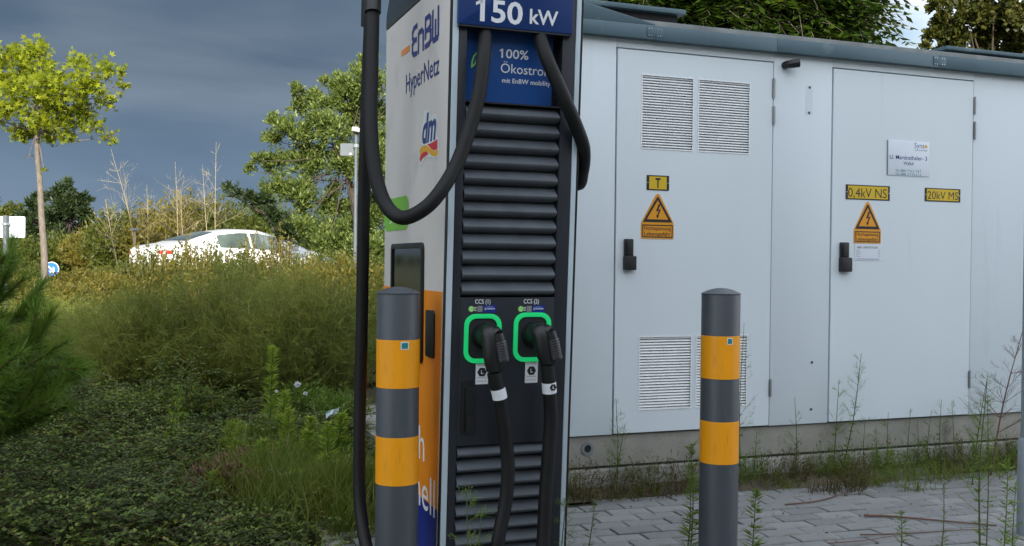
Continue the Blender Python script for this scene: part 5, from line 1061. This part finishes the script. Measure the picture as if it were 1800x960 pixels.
# ---- single weeds
def weed(px, py, top, lean_px, D, label, style='leafy', n=90, group=None, lsz=.035, wall=False, m=LM_WEED, stem=.003):
    """stem from the ground at px up to pixel (px+lean, top) at distance D"""
    x, y = ground_xy(px, D)
    if wall: d = ray(px, 800); y = YW-.05; x = d[0]/d[1]*y; D = float(np.array([x, y, 0])@fw)
    z = 0.0 if (x > .7 and y < 4.6) else th_(x, y)
    a = np.array([x, y, z]); c = atD(px+lean_px, top, D); h = np.linalg.norm(c-a); e = empty('weed_plant', a, label, 'weed', group)
    sp = np.array(spline([a, (a+c)/2+np.array([random.uniform(-.03, .03)*h, 0, 0]), c], 8)); b = MB(); b.tube(sp, list(np.linspace(stem, stem*.35, len(sp))), 6); b.build('stem', mat('weed_stem', (.06, .08, .02), .7, var=.3), e, smooth=60)
    lv = Leaves(); k = int(n*(.42 if style == 'leafy' else 1)); t = rng.uniform(.08 if style == 'leafy' else .05, 1, k)
    i = np.minimum((t*(len(sp)-1)).astype(int), len(sp)-2); f = (t*(len(sp)-1)-i)[:, None]; P = sp[i]*(1-f)+sp[i+1]*f
    az = rng.uniform(0, 6.283, k); d = np.stack([np.cos(az), np.sin(az), rng.uniform(.1, .8, k)], 1)
    if style == 'leafy':
        lv.kite(P, d, lsz*rng.uniform(.7, 1.3, k)*(1.15-.6*t), lsz*.12, None, wide=.4)
        kk = k//2; P = sp[-2]+(sp[-1]-sp[-2])*rng.uniform(-.5, 1.2, (kk, 1))+rsph(kk)*.006; lv.kite(P, rsph(kk)+[0, 0, .8], .010, .004, .9)
    else:         # open panicle: side branches with small buds
        nb = n//7; t = rng.uniform(.30, .98, nb); i = np.minimum((t*(len(sp)-1)).astype(int), len(sp)-2); Pb_ = sp[i]; az = rng.uniform(0, 6.283, nb); d = unit(np.stack([np.cos(az), np.sin(az), rng.uniform(.6, 1.3, nb)], 1)); l = h*.24*(1.15-t)*rng.uniform(.6, 1.2, nb)+.01; E_ = Pb_+d*l[:, None]
        lv.strip(Pb_, E_, stem*.5, stem*.25, .3)
        for q in range(9):
            s_ = rng.uniform(.25, 1, (nb, 1)); S_ = Pb_+(E_-Pb_)*s_; dd = unit(d+rsph(nb)*.7); L_ = rng.uniform(.008, .026, nb); lv.strip(S_, S_+dd*L_[:, None], .0011, .0008, .4); lv.kite(S_+dd*L_[:, None], dd, rng.uniform(.004, .009, nb), .003, .85)
        kk = n//3; t = rng.uniform(.03, .6, kk); i = np.minimum((t*(len(sp)-1)).astype(int), len(sp)-2); P = sp[i]; az = rng.uniform(0, 6.283, kk); lv.kite(P, np.stack([np.cos(az), np.sin(az), rng.uniform(.1, .8, kk)], 1), lsz*rng.uniform(.6, 1.1, kk), lsz*.16, None)
    lv.build('leaves', m, e)['kind'] = 'stuff'; return e
weed(1085, 0, 702, -2, 0, 'open-topped wiry weed against the plinth near the drain pipe', 'panicle', 130, wall=True, lsz=.03)
weed(1075, 0, 745, 24, 0, 'second wiry weed leaning right beside the one near the drain pipe', 'panicle', 80, wall=True)
weed(1302, 0, 568, 6, 0, 'tall wiry weed rising behind the lone bollard', 'panicle', 150, wall=True)
weed(1322, 0, 760, 8, 0, 'short weed right of the lone bollard at the plinth', 'panicle', 70, wall=True)
weed(1397, 0, 698, 0, 0, 'thin wiry weed midway between the two station doors', 'panicle', 90, wall=True)
weed(1465, 0, 667, 10, 0, 'upright thin weed at the left jamb of the right door', 'panicle', 90, wall=True)
weed(1478, 0, 622, 36, 0, 'tall weed leaning right across the right station door', 'panicle', 170, wall=True, stem=.004)
SWX = (1520, 1560, 1592, 1628, 1655, 1678, 1545, 1612)
for px, tp_ in ((1520, 735), (1560, 725), (1592, 718), (1628, 722), (1655, 702), (1678, 706), (1545, 750), (1612, 740)):
    weed(px, 0, tp_, random.uniform(-6, 10), 0, ordl(SWX, SWX.index(px), 'short thin weeds under the right door'), 'panicle', 55, wall=True, group='short weeds under the right door')
weed(1715, 0, 655, 22, 5.3, 'tall bushy weed at the hinge side of the right door', 'panicle', 220, stem=.004)
weed(1731, 960, 672, 4, 4.0, 'tall green weed growing from the paving near the right edge', 'panicle', 220, stem=.0045)
weed(1742, 960, 700, -6, 3.9, 'slimmer green weed beside the tall one near the right edge', 'leafy', 150)
weed(1770, 960, 812, 2, 3.7, 'bright green weed left of the metal post', 'leafy', 200, lsz=.05)
weed(1790, 960, 850, -4, 3.6, 'bright green weed touching the metal post', 'leafy', 170, lsz=.05)
weed(1662, 960, 852, -3, 3.95, 'short leafy weed on the paving left of the tall right-edge weeds', 'leafy', 110, lsz=.03)
weed(1592, 925, 900, -8, 4.0, 'low green tuft on the paving beside the fallen twig', 'leafy', 90, lsz=.045)
weed(1218, 960, 782, -3, 3.75, 'feathery green weed just left of the lone bollard', 'leafy', 330, lsz=.055)
weed(1212, 960, 840, 2, 3.7, 'lower green weed at the foot of the lone bollard', 'leafy', 200, lsz=.05)
weed(1327, 960, 862, 2, 3.75, 'feathery green weed just right of the lone bollard', 'leafy', 260, lsz=.055)
weed(1030, 960, 882, 16, 3.6, 'narrow-leaved weed leaning right on the paving beside the charger', 'leafy', 110, lsz=.035)
weed(993, 960, 880, 2, 3.45, 'yellow-budded weed at the right foot of the charger', 'panicle', 130)
weed(828, 960, 862, -8, 2.85, 'green budding weed in front of the charger grille', 'panicle', 170, lsz=.05)
weed(842, 960, 895, 4, 2.85, 'shorter green weed in front of the charger grille', 'panicle', 120, lsz=.05)
WPX = (478, 497, 512, 545, 535, 596, 580, 405, 418, 460, 565, 520, 490, 610, 372, 300, 310, 620)
for i, (px, tp_, ln_, D, n, stl) in enumerate(((478, 610, 2, 6.3, 320, 'leafy'), (497, 690, 4, 5.6, 240, 'leafy'), (512, 720, -4, 5.3, 240, 'leafy'), (545, 735, 0, 5.4, 300, 'leafy'), (535, 760, 6, 5.0, 240, 'leafy'), (596, 728, 6, 5.2, 360, 'leafy'), (580, 745, -4, 5.0, 240, 'leafy'), (405, 738, 4, 5.4, 200, 'panicle'), (418, 742, 8, 5.3, 200, 'panicle'), (460, 775, 2, 5.0, 220, 'leafy'), (565, 800, 4, 4.7, 220, 'leafy'), (520, 830, -2, 4.6, 220, 'leafy'), (490, 780, 2, 5.1, 220, 'leafy'), (610, 790, 3, 5.6, 260, 'leafy'), (372, 830, 2, 4.5, 120, 'leafy'), (300, 690, 14, 5.6, 60, 'panicle'), (310, 680, 6, 5.8, 60, 'panicle'), (620, 850, -4, 4.7, 160, 'leafy'))):
    weed(px, 0, tp_, ln_, D, ordl(WPX, i, 'upright weeds in the planting bed'), stl, int(n*2.6), group='weeds in the planting bed', lsz=.075, stem=.0045, m=LM_WEED2)
# red-brown dry sprigs, thistle fluff, scrap, litter
for i, (px, tp_, D) in enumerate(((360, 800, 4.8), (385, 830, 4.6), (345, 850, 4.5), (640, 640, 6.0))):
    x, y = ground_xy(px, D); bare('dry_sprig', ordl((360, 385, 345, 640), i, 'reddish dry sprigs in the planting bed'), D, (px, 900), (px+10, tp_), 26, .42, LM_RED, .004, 'sprig', 'reddish dry sprigs', 6)
x, y = ground_xy(1738, 4.6); bare('dead_shrub', 'bare brown dead shrub leaning right in front of the wall at the right edge', 5.55, (1738, 800), (1806, 552), 50, .34, mat('dead_wood', (.13, .075, .055), .9, var=.3), .007, 'shrub', None, 8)
def fallen(pts, r, label):
    P = [atD(*p) if len(p) == 3 else None for p in pts]; Q = []
    for x, y in pts: d = ray(x, y); Q.append(d*(-(H-.014)/d[2])+np.array([0, 0, H]))
    e = empty('fallen_twig', Q[0], label, 'twig'); b = MB(); sp = spline(Q, 5); b.tube(sp, list(np.linspace(r, r*.5, len(sp))), 6); b.build('stick', mat('red_twig', (.13, .065, .045), .9, var=.3), e, smooth=60)
fallen([(1519, 906), (1570, 908), (1640, 914), (1752, 924)], .006, 'thickest reddish fallen twig lying across the paving')
fallen([(1380, 887), (1440, 880), (1500, 862), (1530, 850)], .004, 'reddish fallen twig nearest the grass at the plinth')
fallen([(1512, 940), (1590, 938), (1680, 932), (1740, 930)], .0035, 'thin fallen twig below the thickest one')
fallen([(1455, 955), (1520, 950), (1580, 940)], .0025, 'short thin fallen twig at the bottom of the picture')
lv = Leaves(); n = 260; X = rng.uniform(2.1, 5.2, n); Y = rng.uniform(2.9, 4.35, n)**1.0; lv.kite(np.stack([X, Y, np.full(n, .017)], 1), np.stack([rng.normal(size=n), rng.normal(size=n), np.full(n, .1)], 1), rng.uniform(.006, .022, n), rng.uniform(.004, .010, n))
tag(lv.build('leaf_litter', LM_DRYG), 'tiny dry leaf crumbs scattered on the paving', 'litter', kind='stuff')
for px, py, D, r, lab in ((523, 676, 5.9, .020, 'larger white fluffy seed head among the tall weeds'), (537, 692, 5.9, .013, 'smaller white fluffy seed head among the tall weeds'), (486, 688, 6.2, .010, 'tiny white flower at the tall weed in the bed')):
    P = atD(px, py, D); e = empty('seed_head', P, lab, 'flower'); lv = Leaves(); d = rsph(260); lv.strip(np.repeat(P[None], 260, 0), P+d*r*rng.uniform(.5, 1.1, (260, 1)), .0012, .0022); lv.build('fluff', PWHITE, e)
    b = MB(); b.tube([P, P-np.array([.02, 0, .3])], .0015, 5); b.build('stem', LM_WEED, e)
P = atD(584, 726, 5.7); e = empty('plastic_scrap', P, 'crumpled pale plastic scrap caught in the weeds left of the cable', 'litter')
b = MB(); vs = []; 
for i in range(5):
    for j in range(4): vs.append(P+np.array([(i-2)*.018, random.uniform(-.012, .012), (j-1.5)*.011+(i-2)*.005+random.uniform(-.005, .005)]))
b.add(vs, [(i*4+j, i*4+j+1, (i+1)*4+j+1, (i+1)*4+j) for i in range(4) for j in range(3)]); b.build('sheet', mat('scrap_plastic', (.45, .55, .56), .3), e)
# ---- undergrowth between the weeds: small leafy clumps of mixed kinds in the bed
for i, (px, D, w_, h_, lm, lab) in enumerate(((540, 6.6, 110, 50, LM_WEED, 'leafy green clump behind the seed heads'), (600, 6.2, 90, 60, LM_WEED, 'leafy green clump beside the concrete path'), (470, 5.6, 110, 45, LM_WEED, 'green clump below the widest broom shrub'), (570, 5.2, 100, 60, LM_WEED, 'bright green clump among the tall weeds'), (500, 4.9, 120, 60, LM_WEED, 'broad green clump left of the tall weeds'), (430, 5.0, 110, 45, LM_RED, 'reddish brown twiggy clump in the ground cover'), (390, 4.6, 130, 55, LM_RED, 'reddish brown twiggy clump near the bottom of the picture'), (600, 4.6, 80, 70, LM_GRASS, 'grassy green clump beside the hanging cable'), (540, 4.4, 110, 60, LM_GRASS, 'grassy green clump at the bottom of the bed'), (230, 6.4, 150, 50, LM_COT, 'dark leafy mound behind the pine boughs'), (330, 6.4, 130, 50, LM_COT, 'dark leafy mound under the left broom shrub'))):
    d = ray(px, 460); z = th_(d[0]*D, d[1]*D); yb = pj_y = None
    v = np.array([d[0]*D, d[1]*D, z-H]); yb = CYP-F*(v@CU)/(v@fw)
    shoot_bush('leafy_clump', lab, D, px, yb, w_*1.3, h_*1.5, 150, lm, cat='plant', leaf=.030, lw=.35, lper=16, stemw=.003, spread=1.0, low=.1, tmean=.5)
# ---- clumps of weeds at the foot of the plinth
CL = ((1022, 868, 70, 14, LM_DRYG), (1075, 866, 90, 17, LM_DRYG), (1140, 862, 60, 26, LM_OLIVE), (1195, 862, 60, 15, LM_DRYG), (1315, 842, 60, 52, LM_WEED), (1350, 846, 60, 40, LM_OLIVE), (1400, 842, 60, 36, LM_DRYG), (1450, 838, 60, 56, LM_WEED), (1485, 842, 70, 50, LM_OLIVE), (1500, 860, 50, 34, LM_DRYG), (1550, 834, 70, 52, LM_WEED), (1590, 846, 70, 46, LM_WEED), (1640, 828, 60, 50, LM_OLIVE), (1690, 822, 60, 44, LM_DRYG), (1735, 826, 70, 80, LM_WEED), (1770, 818, 60, 60, LM_OLIVE))
for i, (px, yb, w_, h_, lm) in enumerate(CL):
    d = ray(px, yb); Q = d*(-(H-.02)/d[2])+np.array([0, 0, H]); Q[1] = min(Q[1], YW-.10); v = Q-np.array([0, 0, H]); Dq = float(v@fw); ybq = CYP-F*(v@CU)/Dq
    shoot_bush('weed_clump', ordl([c_[0] for c_ in CL], i, 'low weed clumps along the station plinth'), Dq, px, ybq, w_*1.5, h_*.85, 34, lm, cat='weed', group='weed clumps along the plinth', leaf=.028, lw=.16, lper=11, stemw=.0022, base_z=.01, spread=1.15, low=.05)

DS = ((352, 770, 8, 5.4), (318, 760, -10, 5.6), (420, 765, 14, 5.2), (445, 745, -6, 5.6), (470, 800, 10, 4.8), (392, 800, -8, 4.9), (500, 780, 8, 5.0), (560, 720, -10, 5.6), (270, 780, 14, 5.2), (530, 860, 12, 4.5))
for i, (px, tp_, ln_, D) in enumerate(DS):
    x, y = ground_xy(px, D); v = np.array([x, y, th_(x, y)-H]); yb = CYP-F*(v@CU)/(v@fw)
    bare('dry_stalk', ordl([q_[0] for q_ in DS], i, 'thin straw-coloured dry stalks in the planting bed'), D, (px, yb), (px+ln_, tp_-20), 12, .22, DRYW, .0030, 'stalk', 'dry stalks in the planting bed', 4)
